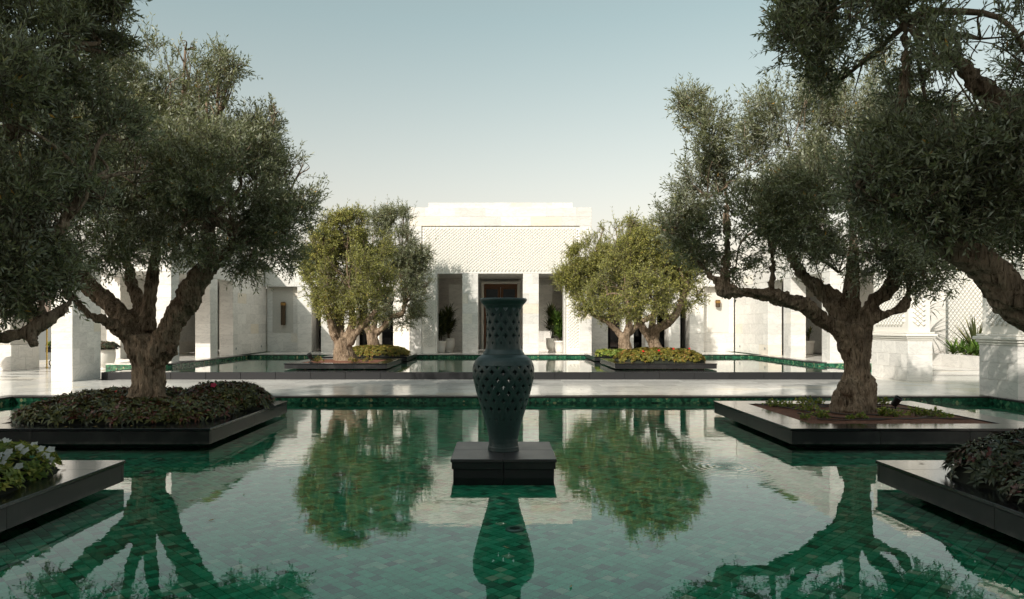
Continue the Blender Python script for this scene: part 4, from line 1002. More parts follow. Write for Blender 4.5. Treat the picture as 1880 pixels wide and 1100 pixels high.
tubes = [L3((-6.1, 5.8, 0.15, .42), (-6.1, 5.8, 0.5, .34), (-6.05, 5.8, 1.0, .30), (-5.9, 5.8, 1.5, .3)),
         L3((-6.0, 5.8, 1.0, .20), (-5.0, 5.6, 1.45, .12), tuple([*at(-60, 622, 5.5), .075]), tuple([*at(0, 621, 5.5), .062]), tuple([*at(55, 608, 5.55), .056]), tuple([*at(98, 580, 5.6), .05]), tuple([*at(130, 552, 5.7), .03]), tuple([*at(160, 500, 5.9), .02])),
         L3(tuple([*at(52, 612, 5.55), .045]), tuple([*at(60, 627, 5.5), .035]), tuple([*at(64, 634, 5.45), .025])),
         L3(tuple([*at(78, 592, 5.6), .03]), tuple([*at(76, 555, 5.6), .018]), tuple([*at(72, 520, 5.6), .014]), tuple([*at(60, 470, 5.6), .01])),
         L3((-6.0, 5.8, 1.4, .22), (-5.0, 5.7, 1.95, .17), tuple([*at(-20, 505, 5.6), .12]), tuple([*at(60, 465, 5.7), .09]), tuple([*at(110, 420, 5.8), .06]), tuple([*at(160, 330, 6.0), .03])),
         L3((-6.0, 5.8, 1.4, .22), (-5.4, 5.9, 2.4, .16), tuple([*at(40, 220, 6.0), .08]), tuple([*at(120, 80, 6.2), .04])),
         L3((-6.05, 5.8, 1.4, .22), (-6.7, 5.9, 2.2, .16), (-7.2, 6.0, 3.4, .09)), L3((-6.0, 5.8, 1.4, .2), (-6.0, 5.3, 2.3, .15), (-5.8, 4.9, 3.4, .08))]
blobs = [blob(50, 60, 110, 6.0), blob(165, 30, 80, 6.4), blob(222, 70, 45, 6.7), blob(215, 10, 45, 6.6), blob(30, 260, 120, 5.6), blob(140, 230, 75, 6.2, 1, .6), blob(30, 400, 105, 5.4), blob(110, 390, 80, 5.8), blob(190, 340, 75, 6.2), blob(150, 150, 60, 6.3, 1, .5),
         blob(245, 320, 45, 6.5), blob(30, 545, 42, 5.6, 1, .7), blob(110, 500, 50, 5.8), blob(10, 490, 60, 5.4), blob(-100, 150, 170, 5.8, 1, .7), blob(-150, 380, 140, 5.6, 1, .6), blob(-330, 60, 220, 5.8, 1, .4), blob(-480, 250, 200, 5.8, 1, .4), blob(-20, 160, 110, 5.2), blob(220, 240, 55, 6.5, 1, .8)]
olive('nearest olive reaching in from the left edge with a thin bare branch', (-6.1, 5.8, PLT - 0.05), tubes, blobs, 6400, 8, 0.07, 0.0165, 0.30, M['olive'], M['bark'], 14, 0.03, 0.04, 0.12, 1.5, boughs=6, shoots=.2)
# ---- small olives of the upper pool
D1, D2 = 23.4, 28.1
def back_olive(label, base, tubes, blobs, seed, twigs=3000, ll=0.10, mat='olive_sunlit'):
    olive(label, base, tubes, blobs, twigs, 7, ll, ll * 0.27, 0.40, M[mat], M['bark_pale'], seed, 0.03, 0.05, -0.10, 1.1, boughs=5, shoots=.25)
b = at(632, 660, D1)
back_olive('small sunlit olive with a forked trunk on bare soil, front left of the upper pool', (b.x, b.y, UPT - 0.05),
    [limb(D1, (634, 668, 50, 0), (632, 655, 42, 0), (630, 640, 34, 0), (632, 620, 34, 0)), limb(D1, (622, 630, 18, 0), (612, 610, 15, -.1), (605, 585, 12, -.2), (598, 555, 10, -.3)), limb(D1, (630, 625, 18, .1), (622, 595, 13, .2), (618, 560, 10, .3)),
     limb(D1, (638, 625, 22, 0), (645, 600, 16, 0), (648, 560, 12, 0)), limb(D1, (642, 630, 18, -.1), (655, 610, 13, -.2), (675, 590, 11, -.3), (690, 570, 9, -.4)), limb(D1, (615, 618, 12, -.3), (613, 612, 8, -.35))],
    [blob(628, 405, 20, D1), blob(655, 396, 15, D1 + .3), blob(572, 432, 15, D1), blob(560, 500, 16, D1), blob(596, 455, 40, D1), blob(650, 442, 42, D1 + .3), blob(588, 515, 40, D1), blob(640, 505, 58, D1 - .9), blob(680, 455, 40, D1 + .4), blob(612, 555, 38, D1), blob(662, 555, 44, D1), blob(575, 475, 28, D1), blob(640, 410, 24, D1), blob(690, 510, 38, D1 + .5), blob(600, 405, 14, D1), blob(640, 480, 50, D1 + 1)], 21, 4200)
b = at(688, 640, D2)
back_olive('small olive with a bent right limb, rear left of the upper pool', (b.x, b.y, UPT - 0.05),
    [limb(D2, (690, 648, 28, 0), (687, 638, 23, 0), (684, 620, 20, 0), (682, 608, 20, 0)), limb(D2, (680, 612, 14, 0), (668, 595, 11, 0), (652, 590, 9, 0), (640, 575, 7, 0)), limb(D2, (684, 612, 15, 0), (688, 590, 11, 0), (692, 560, 9, 0)),
     limb(D2, (690, 612, 13, 0), (705, 600, 11, -.1), (718, 582, 9, -.1), (738, 576, 10, -.1), (742, 560, 8, 0))],
    [blob(745, 395, 15, D2), blob(708, 398, 17, D2), blob(780, 465, 15, D2), blob(784, 520, 14, D2), blob(768, 572, 16, D2), blob(725, 445, 42, D2), blob(745, 490, 42, D2), blob(705, 500, 48, D2), blob(748, 540, 38, D2), blob(705, 560, 38, D2), blob(728, 405, 26, D2), blob(685, 420, 36, D2), blob(770, 480, 20, D2), blob(742, 388, 10, D2), blob(660, 520, 40, D2), blob(740, 580, 24, D2), blob(720, 490, 50, D2 + 1)], 22, 3600, 0.11, 'olive')
b = at(1205, 655, D1)
back_olive('small sunlit olive with a twisted right limb above the golden hedge', (b.x, b.y, UPT - 0.05),
    [limb(D1, (1207, 662, 36, 0), (1205, 645, 28, 0), (1200, 630, 24, 0), (1196, 618, 24, 0)), limb(D1, (1195, 622, 18, 0), (1182, 605, 15, 0), (1172, 590, 14, 0), (1158, 575, 11, 0), (1150, 545, 9, 0)), limb(D1, (1200, 622, 20, 0), (1206, 605, 17, -.1), (1225, 594, 17, -.2), (1242, 575, 14, -.3), (1252, 550, 12, -.3), (1262, 525, 10, -.3)),
     limb(D1, (1228, 592, 10, -.2), (1222, 575, 8, -.2), (1218, 550, 6, -.2)), limb(D1, (1196, 610, 14, .2), (1200, 580, 10, .3), (1205, 540, 8, .3))],
    [blob(1240, 428, 20, D1), blob(1158, 412, 13, D1), blob(1282, 540, 16, D1), blob(1200, 465, 46, D1), blob(1245, 475, 42, D1), blob(1160, 470, 48, D1), blob(1190, 535, 54, D1 - .8), blob(1135, 515, 40, D1), blob(1245, 540, 36, D1), blob(1275, 500, 26, D1), blob(1210, 420, 26, D1), blob(1165, 425, 24, D1), blob(1150, 560, 30, D1), blob(1100, 540, 26, D1), blob(1210, 500, 50, D1 + 1)], 23, 4200)
b = at(1147, 645, D2)
back_olive('small sunlit olive with a spreading left limb, rear right of the upper pool', (b.x, b.y, UPT - 0.05),
    [limb(D2, (1150, 652, 32, 0), (1148, 640, 26, 0), (1146, 625, 22, 0), (1148, 612, 22, 0)), limb(D2, (1142, 618, 14, 0), (1130, 605, 11, 0), (1112, 590, 9, 0), (1090, 578, 9, 0), (1078, 565, 7, 0)), limb(D2, (1150, 615, 16, 0), (1155, 595, 14, 0), (1150, 570, 10, 0)), limb(D2, (1154, 612, 13, .1), (1180, 590, 11, .2), (1205, 575, 9, .3))],
    [blob(1130, 414, 15, D2), blob(1030, 508, 14, D2), blob(1056, 468, 17, D2), blob(1095, 465, 38, D2), blob(1130, 440, 36, D2), blob(1062, 505, 34, D2), blob(1085, 540, 38, D2), blob(1180, 435, 32, D2), blob(1115, 500, 48, D2), blob(1105, 425, 16, D2), blob(1050, 515, 20, D2), blob(1125, 560, 34, D2), blob(1160, 500, 44, D2), blob(1075, 570, 20, D2, 1, .6)], 24, 3600, 0.11)

# ================================================================== low planting
def flower_mesh(rng, c, nrm, size, petals=5):
    """open five-petalled flower facing nrm"""
    nrm = unit(np.asarray(nrm, float)); u = unit(np.cross(nrm, [0.3, 0.2, 0.9])); w = np.cross(nrm, u)
    an = np.arange(petals) / petals * 2 * math.pi + rng.uniform(0, 6)
    D = unit(u * np.cos(an)[:, None] + w * np.sin(an)[:, None] + nrm * 0.25); S = unit(np.cross(nrm, D))
    return np.tile(c, (petals, 1)), D, S, size * 0.52, size * 0.58
def shrub_bed(label, cat, height_fn, x0, x1, y0, y1, n, ll, lw, mat, seed, flowers=(), zbase=PLT, per=8, petal='petal_red', fsize=0.05):
    """mound of leafy rosettes over a heightfield, with a dark stem core under it"""
    rng = np.random.default_rng(seed)
    t = thing('shrub_bed', label, cat, ((x0 + x1) / 2, (y0 + y1) / 2, zbase))
    N = 36; v, f = [], []
    for j in range(N + 1):
        for i in range(N + 1):
            x, y = x0 + (x1 - x0) * i / N, y0 + (y1 - y0) * j / N
            hgt = height_fn(x, y); v.append((x, y, zbase - 0.02 + max(0.0, hgt * 0.82 - 0.05)))
    for j in range(N):
        for i in range(N):
            k = j * (N + 1) + i
            if max(v[k][2], v[k + 1][2], v[k + N + 1][2], v[k + N + 2][2]) > zbase: f.append((k, k + 1, k + N + 2, k + N + 1))
    put('stems', v, f, M['thicket'], t, True)
    P, Nn = [], []
    while len(P) < n:
        x, y = rng.uniform(x0, x1), rng.uniform(y0, y1); hh = height_fn(x, y)
        if hh <= 0.015: continue
        e = 0.04; gx = (height_fn(x + e, y) - hh) / e; gy = (height_fn(x, y + e) - hh) / e
        steep = math.sqrt(1 + gx * gx + gy * gy)
        if rng.random() > steep / 3.2: continue
        nn = unit(np.array([-gx, -gy, 1.0]))
        P.append((x, y, zbase + hh * rng.uniform(0.86, 1.03) + 0.008)); Nn.append(nn)
    P, Nn = np.array(P), np.array(Nn)
    Nn = unit(Nn * 0.8 + np.array([0, 0, 0.25]) + rng.normal(0, 0.22, Nn.shape))
    U = unit(np.cross(Nn, unit(rng.normal(size=Nn.shape)))); W = np.cross(Nn, U)
    an = np.arange(per)[None] * 2.4 + rng.uniform(0, 6, (n, 1)); lift = rng.uniform(-0.05, 0.75, (n, per))
    D = unit(U[:, None] * np.cos(an)[..., None] + W[:, None] * np.sin(an)[..., None] + Nn[:, None] * lift[..., None])
    S = unit(np.cross(Nn[:, None] + rng.normal(0, 0.2, D.shape), D))
    B = np.repeat(P[:, None], per, 1) + D * 0.008
    m = n * per; cv = np.clip(vnoise(P, 2.2, seed) * 0.35, -0.25, 0.3)
    var = np.clip(rng.random(m) * 0.8 + np.repeat(cv, per), 0, 0.82); red = rng.random(n) < 0.30
    var = np.where(np.repeat(red, per) & (rng.random(m) < 0.6), rng.uniform(0.84, 1.0, m), var)
    me = leaf_mesh2('foliage', B.reshape(-1, 3), D.reshape(-1, 3), S.reshape(-1, 3), ll * rng.uniform(0.65, 1.2, m), lw * rng.uniform(0.8, 1.2, m), var, mat, 0.22, 0.22)
    tag(link('foliage', me, t, (0, 0, 0)), kind='stuff')
    for (fx, fy) in flowers:
        hh = max(height_fn(fx, fy), 0.02); c = np.array([fx, fy, zbase + hh + 0.05])
        Bf, Df, Sf, L, Wd = flower_mesh(rng, c, (rng.uniform(-.3, .3), -0.7, 0.7), fsize)
        link('flower', leaf_mesh2('flower', Bf, Df, Sf, L, Wd, rng.random(len(Bf)), M[petal], 0.05, 0.1), t, (0, 0, 0))
    return t
def humps(*hs):
    def fn(x, y):
        z = 0.0
        for (cx, cy, rx, ry, h) in hs:
            q = ((x - cx) / rx) ** 2 + ((y - cy) / ry) ** 2
            if q < 1: z = max(z, h * (1 - q) ** 0.45)
        return z + (0.035 * noise.noise((x * 3.3, y * 3.3, 1.7)) + 0.02 * noise.noise((x * 8, y * 8, 4.2)) if z > 0.05 else 0)
    return fn
hf = humps((-6.6, 10.95, 0.95, 0.62, .30), (-5.7, 10.9, 0.9, 0.58, .28), (-5.05, 11.3, .65, .75, .28), (-6.9, 11.9, .75, .9, .32), (-5.0, 12.6, .85, .75, .42), (-6.2, 12.6, .8, .6, .30), (-6.0, 11.4, .9, .7, .24), (-6.95, 12.6, .7, .6, .3))
shrub_bed('dense dark green and red-leaved shrubs round the left foreground olive', 'shrubs', hf, -7.65, -4.1, 10.25, 13.4, 2700, 0.105, 0.036, M['impatiens'], 31,
          ((-6.62, 12.0),))
t_ = shrub_bed  # pink bloom on the right hump
def lone_flower(label, c, petal, seed, size=0.07):
    rng = np.random.default_rng(seed); B, D, S, L, W = flower_mesh(rng, np.array(c), (0.1, -0.75, 0.6), size)
    o = link('flower', leaf_mesh2('flower', B, D, S, L, W, rng.random(len(B)), M[petal], 0.05, 0.1), None, (0, 0, 0))
    return tag(o, label, 'flower')
lone_flower('pink flower on top of the dark shrubs, right of the left olive trunk', (-5.0, 12.15, PLT + 0.43), 'petal_pink', 5, 0.11)
hf = humps((5.75, 6.3, 1.15, 0.95, .50), (5.12, 6.6, .80, .62, .42), (6.7, 6.0, .9, 1.2, .44), (5.15, 5.7, .85, .8, .38), (6.2, 5.0, .9, .8, .38))
shrub_bed('dark red-tinged shrubs in the nearest planter at right', 'shrubs', hf, 4.2, 7.8, 4.2, 7.35, 2600, 0.085, 0.034, M['impatiens_dark'], 32,
          ((5.0, 6.45), (5.07, 6.5), (4.5, 5.75)), fsize=0.085)
hf = humps((-4.85, 6.85, .42, .46, .28), (-5.3, 6.7, .6, .6, .36), (-4.75, 6.15, .42, .42, .24), (-5.4, 5.7, .6, .6, .30), (-6.3, 6.2, .8, 1.0, .34))
rngf = np.random.default_rng(77); fl = []
while len(fl) < 60:
    x, y = rngf.uniform(-5.6, -4.4), rngf.uniform(5.8, 7.2)
    if hf(x, y) > 0.08: fl.append((x, y))
shrub_bed('white flowering green plants in the nearest planter at left', 'flowers', hf, -7.4, -4.3, 4.9, 7.35, 1200, 0.075, 0.034, M['fresh'], 33, fl, petal='petal_white', fsize=0.095)
hf = humps((5.25, 22.9, 1.35, .75, .42), (4.7, 22.9, .75, .72, .36), (5.95, 22.9, .72, .7, .38), (5.2, 24.0, 1.3, .7, .40))
shrub_bed('golden green hedge mound round the front right small olive', 'hedge', hf, 3.85, 6.75, 22.1, 24.8, 2600, 0.062, 0.034, M['hedge_gold'], 34, ((5.6, 22.6), (4.6, 22.5), (6.2, 22.9), (5.1, 22.45)), UPT, fsize=0.09)
hf = humps((-5.0, 27.6, 1.35, .75, .38), (-4.4, 27.7, .7, .7, .32), (-5.6, 27.6, .7, .7, .34), (-5.0, 28.6, 1.3, .7, .36))
shrub_bed('low olive-brown hedge mound round the rear left small olive', 'hedge', hf, -6.4, -3.6, 26.8, 29.4, 2200, 0.066, 0.036, M['hedge_gold'], 35, (), UPT)
hf = humps((4.5, 27.2, .55, .35, .24), (4.15, 27.6, .4, .4, .22), (5.2, 27.5, .7, .4, .18))
shrub_bed('yellow-green leafy clump in the rear right planter of the upper pool', 'plants', hf, 3.7, 6.0, 26.8, 28.2, 500, 0.09, 0.05, M['fresh'], 36, (), UPT)

# ---- small leafy tufts on bare soil
def tuft(label, x, y, z, r_, h, seed, group, mat='fresh', n=70):
    rng = np.random.default_rng(seed); t = thing('seedling_tuft', label, 'plant', (x, y, z), group)
    az = rng.uniform(0, 6.28, n); el = rng.uniform(0.3, 1.4, n); rad = rng.uniform(0.3, 1, n)
    tip = np.stack([np.cos(az) * np.cos(el) * r_ * rad, np.sin(az) * np.cos(el) * r_ * rad, np.sin(el) * h * rad], 1) + np.array([x, y, z])
    v, f = [], []
    for k in range(0, n, 4): tube([(x, y, z - .01, .004), (*((tip[k] + np.array([x, y, z + h * .3])) / 2), .003), (*tip[k], .002)], 4, 2, v, f)
    put('stalks', v, f, M[mat] if False else M['twig'], t)
    D = unit(np.stack([np.cos(az), np.sin(az), rng.uniform(-.2, .6, n)], 1)); S = unit(np.cross(D, rng.normal(size=(n, 3))))
    B = np.repeat(tip, 3, 0); D3 = unit(np.repeat(D, 3, 0) + rng.normal(0, .6, (n * 3, 3))); S3 = unit(np.cross(D3, rng.normal(size=(n * 3, 3))))
    tag(link('leaves', leaf_mesh2('leaves', B, D3, S3, 0.055 * rng.uniform(.7, 1.2, n * 3), 0.03, rng.random(n * 3), M[mat]), t, (0, 0, 0)), kind='stuff')
ZS = PLT + 0.0
spots = [(1420, 752, 12.6, .20, .12), (1447, 752, 12.4, .22, .14), (1478, 748, 12.6, .20, .22), (1482, 757, 11.9, .24, .15), (1510, 768, 11.0, .20, .14), (1478, 768, 10.95, .07, .07), (1560, 770, 10.9, .06, .06), (1583, 768, 10.9, .09, .1),
         (1618, 762, 11.25, .16, .16), (1640, 765, 11.1, .22, .16), (1680, 762, 11.25, .18, .17), (1710, 764, 11.15, .2, .15), (1738, 768, 11.0, .12, .09), (1620, 742, 12.9, .16, .14), (1502, 737, 13.0, .10, .1)]
labs = ['leftmost green tuft at the left corner of the bare soil planter', 'second green tuft from the left on the bare soil', 'tallest green tuft, left of the right olive trunk at the back', 'broad green tuft left of the right olive trunk', 'green tuft at the front left of the right olive trunk',
        'tiny seedling beside the hose at the front left of the bare soil', 'tiny seedling straight in front of the right olive trunk', 'small yellow seedling in front of the right olive trunk', 'green tuft just right of the right olive trunk', 'broad green tuft in front of the black spotlight',
        'yellow-green tuft right of the black spotlight', 'second tuft right of the black spotlight', 'rightmost low tuft on the bare soil', 'green tuft behind the olive trunk beside the spotlight', 'small pale seedling behind the left tufts']
for k, ((px, py, d, r_, h_), lb_) in enumerate(zip(spots, labs)):
    p = at(px, py, d); tuft(lb_, p.x, d, ZS + 0.01, r_ * .9, h_ * .95, 200 + k, 'green tufts on the bare soil', n=25 if r_ < .15 else 45)
for k, (x, y, lb_) in enumerate(((-4.35, 22.6, 'yellow-green tuft at the right of the front left small olive'), (-4.7, 22.35, 'small tuft at the foot of the front left small olive'), (-5.9, 22.5, 'low tuft left of the front left small olive'))):
    tuft(lb_, x, y, UPT, .22, .2, 230 + k, 'tufts under the front left small olive', 'hedge_gold', 60)

# ---- irrigation hose and spotlight in the right planter
def ring_pts(cx, cy, rx, ry, z, r_, a0=0, a1=6.28, n=22):
    return [(cx + rx * math.cos(a0 + (a1 - a0) * i / n), cy + ry * math.sin(a0 + (a1 - a0) * i / n), z + 0.008 * math.sin(i * 1.7), r_) for i in range(n + 1)]
v, f = tube(ring_pts(5.97, 11.75, .62, .6, PLT + .045, .014), 6, 2); tube(ring_pts(6.02, 11.75, 1.15, .95, PLT + .025, .012, -2.9, 2.6), 6, 2, v, f)
tube([(4.75, 13.0, PLT + .01, .012), (5.0, 12.3, PLT + .03, .012), (5.15, 11.4, PLT + .03, .012), (4.95, 10.8, PLT + .02, .012), (5.6, 10.75, PLT + .02, .012), (6.6, 10.9, PLT + .02, .012), (7.3, 10.85, PLT + .02, .012)], 6, 4, v, f)
tag(put('irrigation_hose', v, f, M['rubber'], None, True), 'thin brown irrigation hose looped round the right olive trunk', 'hose')
def spotlight(label, x, y, z, yaw, s=1.0):
    t = thing('garden_spotlight', label, 'lamp', (x, y, z))
    v, f = lathe([(0.06 * s, 0), (0.06 * s, 0.015 * s), (0.012 * s, 0.02 * s), (0.012 * s, 0.09 * s)], x, y, 14, z); put('stand', v, f, M['iron'], t)
    hv, hf_ = lathe([(0.045 * s, 0), (0.055 * s, 0.02 * s), (0.058 * s, 0.14 * s), (0.066 * s, 0.15 * s), (0.066 * s, 0.17 * s), (0.05 * s, 0.172 * s), (0.048 * s, 0.15 * s)], 0, 0, 18)
    ca, sa = math.cos(yaw), math.sin(yaw); tl = 0.6; out = []
    for (a, b_, c) in hv:
        c -= 0.06 * s; b2, c2 = b_ * math.cos(tl) - c * math.sin(tl), b_ * math.sin(tl) + c * math.cos(tl)
        out.append((x + a * ca - b2 * sa, y + a * sa + b2 * ca, z + 0.14 * s + c2))
    put('head', out, hf_, M['iron'], t, False)
p = at(1647, 758, 11.9); spotlight('black garden spotlight beside the right olive trunk', p.x, 11.95, PLT + .01, 0.6)
spotlight('small black garden spotlight left of the front left small olive', -6.1, 22.4, UPT, -0.6, 1.2)

# ================================================================== pots and strap-leaved plants
def pot(label, x, y, z, r_, h_, style, group=None):
    t = thing('plant_pot', label, 'pot', (x, y, z), group)
    if style == 'urn': pr_ = [(.62, 0), (.66, .03), (.66, .08), (.58, .11), (.60, .16), (.80, .24), (.93, .42), (.98, .62), (.97, .80), (.93, .84), (.98, .86), (.98, .90), (.92, .92), (1.0, .95), (1.0, 1.0), (.88, 1.0), (.86, .9)]
    else: pr_ = [(.74, 0), (.78, .02), (.86, .2), (.92, .5), (.96, .84), (1.02, .86), (1.05, .9), (1.05, 1.0), (.92, 1.0), (.9, .92)]
    v, f = lathe([(a * r_, b_ * h_) for a, b_ in pr_], x, y, 32, z); put('body', v, f, M['pot'], t, True)
    v, f = lathe([(.5 * r_, .86 * h_), (.9 * r_, .9 * h_), (.3 * r_, .94 * h_)], x, y, 20, z); put('soil', v, f, M['soil'], t)
    return t
def strap_plant(label, x, y, z, heads, n, ll, lw, mat, seed, cat='plant', group=None, up=0.6, name='strap_plant', arch=0.5, stem=True):
    """tufts of arching strap leaves, each leaf a ribbon of four segments, on upright stems"""
    rng = np.random.default_rng(seed); t = thing(name, label, cat, (x, y, z), group)
    P, Fq, var = [], [], []; sv, sf = [], []
    for (hx, hy, hz) in heads:
        if stem: tube([(x + hx * .3, y + hy * .3, z, .02), (x + hx * .7, y + hy * .7, z + hz * .6, .017), (x + hx, y + hy, z + hz, .014)], 6, 3, sv, sf)
        for k in range(n):
            a = rng.uniform(0, 6.28); e = rng.uniform(0.05, 1.0); L = ll * rng.uniform(.7, 1.15)
            hd = np.array([math.cos(a), math.sin(a), 0.0]); sd = np.array([-hd[1], hd[0], 0.0])
            b0 = np.array([x + hx, y + hy, z + hz - rng.uniform(0, 0.25) * (0.6 if stem else 0)]); base = len(P)
            for q in range(5):
                s_ = q / 4; w_ = lw * [0.6, 1, .9, .6, .05][q] / 2
                ph = (up + e * 0.9) * 1.0 - arch * s_ * 2.2 * (0.4 + 0.6 * (1 - e))
                if q == 0: c = b0.copy()
                else: c = c + (hd * math.cos(ph) + np.array([0, 0, 1]) * math.sin(ph)) * L / 4
                P.append(c + sd * w_); P.append(c - sd * w_)
            for q in range(4): Fq.append((base + q * 2, base + q * 2 + 1, base + q * 2 + 3, base + q * 2 + 2)); var.append(0)
            vv = rng.random()
            for q in range(4): var[-1 - q] = vv
    if sv: put('stem', sv, sf, M['twig'], t, True)
    tag(link('leaves', build('leaves', np.array(P), np.array(Fq), np.array(var), M[mat]), t, (0, 0, 0)), kind='stuff')
    return t
TZp = TZ + 0.002
PY = 30.75
for k, (px, d, r_, h_, st, lab) in enumerate(((808, 32.1, .27, .55, 'tub', 'white tub at the left jamb of the pavilion entrance'), (824, 32.5, .29, .66, 'urn', 'pale urn beside the left column of the pavilion entrance'),
                                              (1014, 32.5, .30, .66, 'urn', 'pale urn beside the right column of the pavilion entrance'), (1029, 32.1, .28, .55, 'tub', 'white tub at the right jamb of the pavilion entrance'))):
    x = (px - VX) * d / FPX; pot(lab, x, d, TZp, r_, h_, st)
    rr_ = random.Random(60 + k); hs = [(rr_.uniform(-.16, .16), rr_.uniform(-.12, .12), hz) for hz in ((.4, .7, .95, 1.15, .55, .8) if st == 'urn' else (.3, .6, 1.0, .45, .8))]
    strap_plant(['dark strap-leaved plant in the white tub at the left jamb', 'tall strap-leaved plant in the left pale urn', 'dark strap-leaved plant in the right pale urn', 'tall yellowish strap-leaved plant in the white tub at the right jamb'][k], x, d, TZp + h_ * .88, hs, 46, .70, .085, 'strap' if k != 3 else 'agapanthus', 70 + k)
pot('large white urn behind the left foreground olive trunk', -14.1, 24.75, DZ + .002, .40, .80, 'urn')
hfp = humps((-14.1, 24.75, .5, .5, .22))
shrub_bed('low dark plant spilling from the large white urn at left', 'plant', hfp, -14.65, -13.55, 24.2, 25.3, 260, 0.08, 0.035, M['impatiens_dark'], 38, (), DZ + .76)
pot('pale pot in the right wing passage', 13.5, 30.6, TZ - .015, .26, .60, 'tub')
strap_plant('small leafy plant in the pale pot of the right wing passage', 13.5, 30.6, TZ + .5, [(0, 0, .3), (.08, 0, .5), (-.1, .05, .4)], 16, .30, .07, 'strap', 81)
pot('pale pot in the left wing passage', -13.9, 33.0, TZ - .015, .26, .60, 'tub')
strap_plant('tall palm-like plant in the left wing passage', -13.9, 33.0, TZ + .5, [(0, 0, .9), (.1, 0, 1.4)], 22, .6, .05, 'strap', 82)
pot('white pot at the far left edge of the courtyard', -17.6, 23.5, DZ + .002, .38, .75, 'tub')
shrub_bed('dark leafy plant in the white pot at the far left edge', 'plant', humps((-17.6, 23.5, .5, .5, .35)), -18.2, -17.0, 22.9, 24.1, 260, 0.09, 0.04, M['impatiens_dark'], 39, (), DZ + .70)

# ---- right garden: strap plants, sword plant, palm, banana stems
for k, (y, lab) in enumerate(((25.3, 'bright green strap plant nearest the right pier'), (26.3, 'bright green strap plant in the middle of the low planter'), (27.3, 'bright green strap plant at the far end of the low planter'))):
    strap_plant(lab, 18.0, y, .55, [(0, 0, .1), (.25, .3, .1), (.2, -.3, .1), (-.2, .1, .08)], 30, .75, .075, 'agapanthus', 90 + k, group='bright strap plants in the low planter', stem=False, arch=.75)
strap_plant('dark sword-leaved plant behind the bright strap plants', 18.7, 27.4, .55, [(0, 0, .1), (.1, .2, .1)], 26, 1.5, .08, 'strap', 94, up=.75, arch=.12, stem=False)
strap_plant('dark tall leafy plant with bent stems beside the right pier', 19.0, 25.6, .55, [(0, 0, 2.0), (.1, -.2, 1.4), (-.2, .3, 2.4)], 9, 1.1, .28, 'strap', 95, arch=.6, up=.4)
strap_plant('feathery palm behind the carved pier at right', 16.6, 27.2, DZ, [(0, 0, 2.2)], 40, 1.2, .05, 'strap', 96, arch=.55, up=.3, name='palm')
# ---- left garden: bamboo, shrubs in the gaps, iron flower stand
strap_plant('bamboo clump with yellow canes behind the left pier', -16.3, 30.0, DZ, [(0, 0, 2.6), (.3, .2, 3.2), (-.3, .1, 2.9), (.15, -.2, 2.3), (-.15, .3, 3.4)], 26, .6, .06, 'agapanthus', 97, name='bamboo')
strap_plant('dark palm in the gap beside the far left wall', -17.2, 31.0, DZ, [(0, 0, 1.5), (.4, .3, 2.2), (-.4, .2, 2.5)], 34, 1.0, .06, 'strap', 98, arch=.5, name='palm')
st = thing('flower_stand', 'black iron flower stand with scrolled feet between the left wall and pier', 'stand', (-17.0, 27.0, DZ))
box('trough', -17.5, -16.5, 26.8, 27.2, DZ + .55, DZ + .75, M['iron'], st, 0.01)
for q in (-17.4, -16.6):
    v, f = tube([(q, 27, DZ + .55, .02), (q + .1, 27, DZ + .35, .02), (q - .08, 27, DZ + .18, .02), (q - .02, 27, DZ + .02, .02), (q + .1, 27, DZ + .06, .02), (q + .06, 27, DZ + .16, .02)], 6, 5); put('scroll_leg', v, f, M['iron'], st, True)
shrub_bed('low flowering plants in the black iron stand', 'flowers', humps((-17.0, 27.0, .55, .3, .3)), -17.6, -16.4, 26.6, 27.4, 180, .08, .04, M['fresh'], 40, ((-17.1, 26.9),), DZ + .72, petal='petal_pink')
# dense garden hedge closing the gaps behind the wings
def hedge(label, x0, x1, y0, y1, z1, n, seed):
    rng = np.random.default_rng(seed); t = thing('garden_hedge', label, 'hedge', ((x0 + x1) / 2, (y0 + y1) / 2, DZ))
    box('stems', x0 + .25, x1 - .25, y0 + .25, y1 - .25, DZ, z1 - .25, M['soil'], t, 0.1)
    P = np.stack([rng.uniform(x0, x1, n), rng.uniform(y0, y1, n), rng.uniform(DZ, z1, n)], 1)
    P[:n // 2, 1] = y0 + rng.uniform(0, .3, n // 2); D = unit(rng.normal(size=(n, 3)) + np.array([0, -.6, .3])); S = unit(np.cross(D, rng.normal(size=(n, 3))))
    tag(link('foliage', leaf_mesh2('foliage', P, D, S, .16, .08, rng.random(n), M['strap']), t, (0, 0, 0)), kind='stuff')
hedge('dark garden hedge in the far left gap', -19.5, -14.9, 33.0, 34.2, 3.0, 4500, 41)
hedge('dark garden hedge beyond the right garden', 14.9, 19.5, 33.0, 34.2, 3.0, 3500, 42)

# ---- lounge chairs behind the columns
def chair(label, x, y, yaw):
    t = thing('lounge_chair', label, 'chair', (x, y, TZ)); ca, sa = math.cos(yaw), math.sin(yaw)
    def part(nm, a0, a1, b0, b1, c0, c1):
        v = [(x + p[0] * ca - p[1] * sa, y + p[0] * sa + p[1] * ca, TZ + p[2]) for p in boxv(a0, a1, b0, b1, c0, c1)]; put(nm, v, BOXF, M['cloth'], t)
    part('seat', -.32, .32, -.32, .3, .3, .45); part('backrest', -.34, .34, .302, .42, .3, .95)
    for q in (-1, 1): part('armrest', *sorted((q * .33, q * .42)), -.32, .3, .3, .64)
    for a in (-.36, .30):
        for b_ in (-.3, .3): part('leg', a, a + .06, b_, b_ + .06, 0, .298)
chair('dark lounge chair between the columns right of the small olives', 7.72, 34.6, -1.2)
chair('dark lounge chair in shadow left of the pavilion', -5.5, 34.8, 1.0)

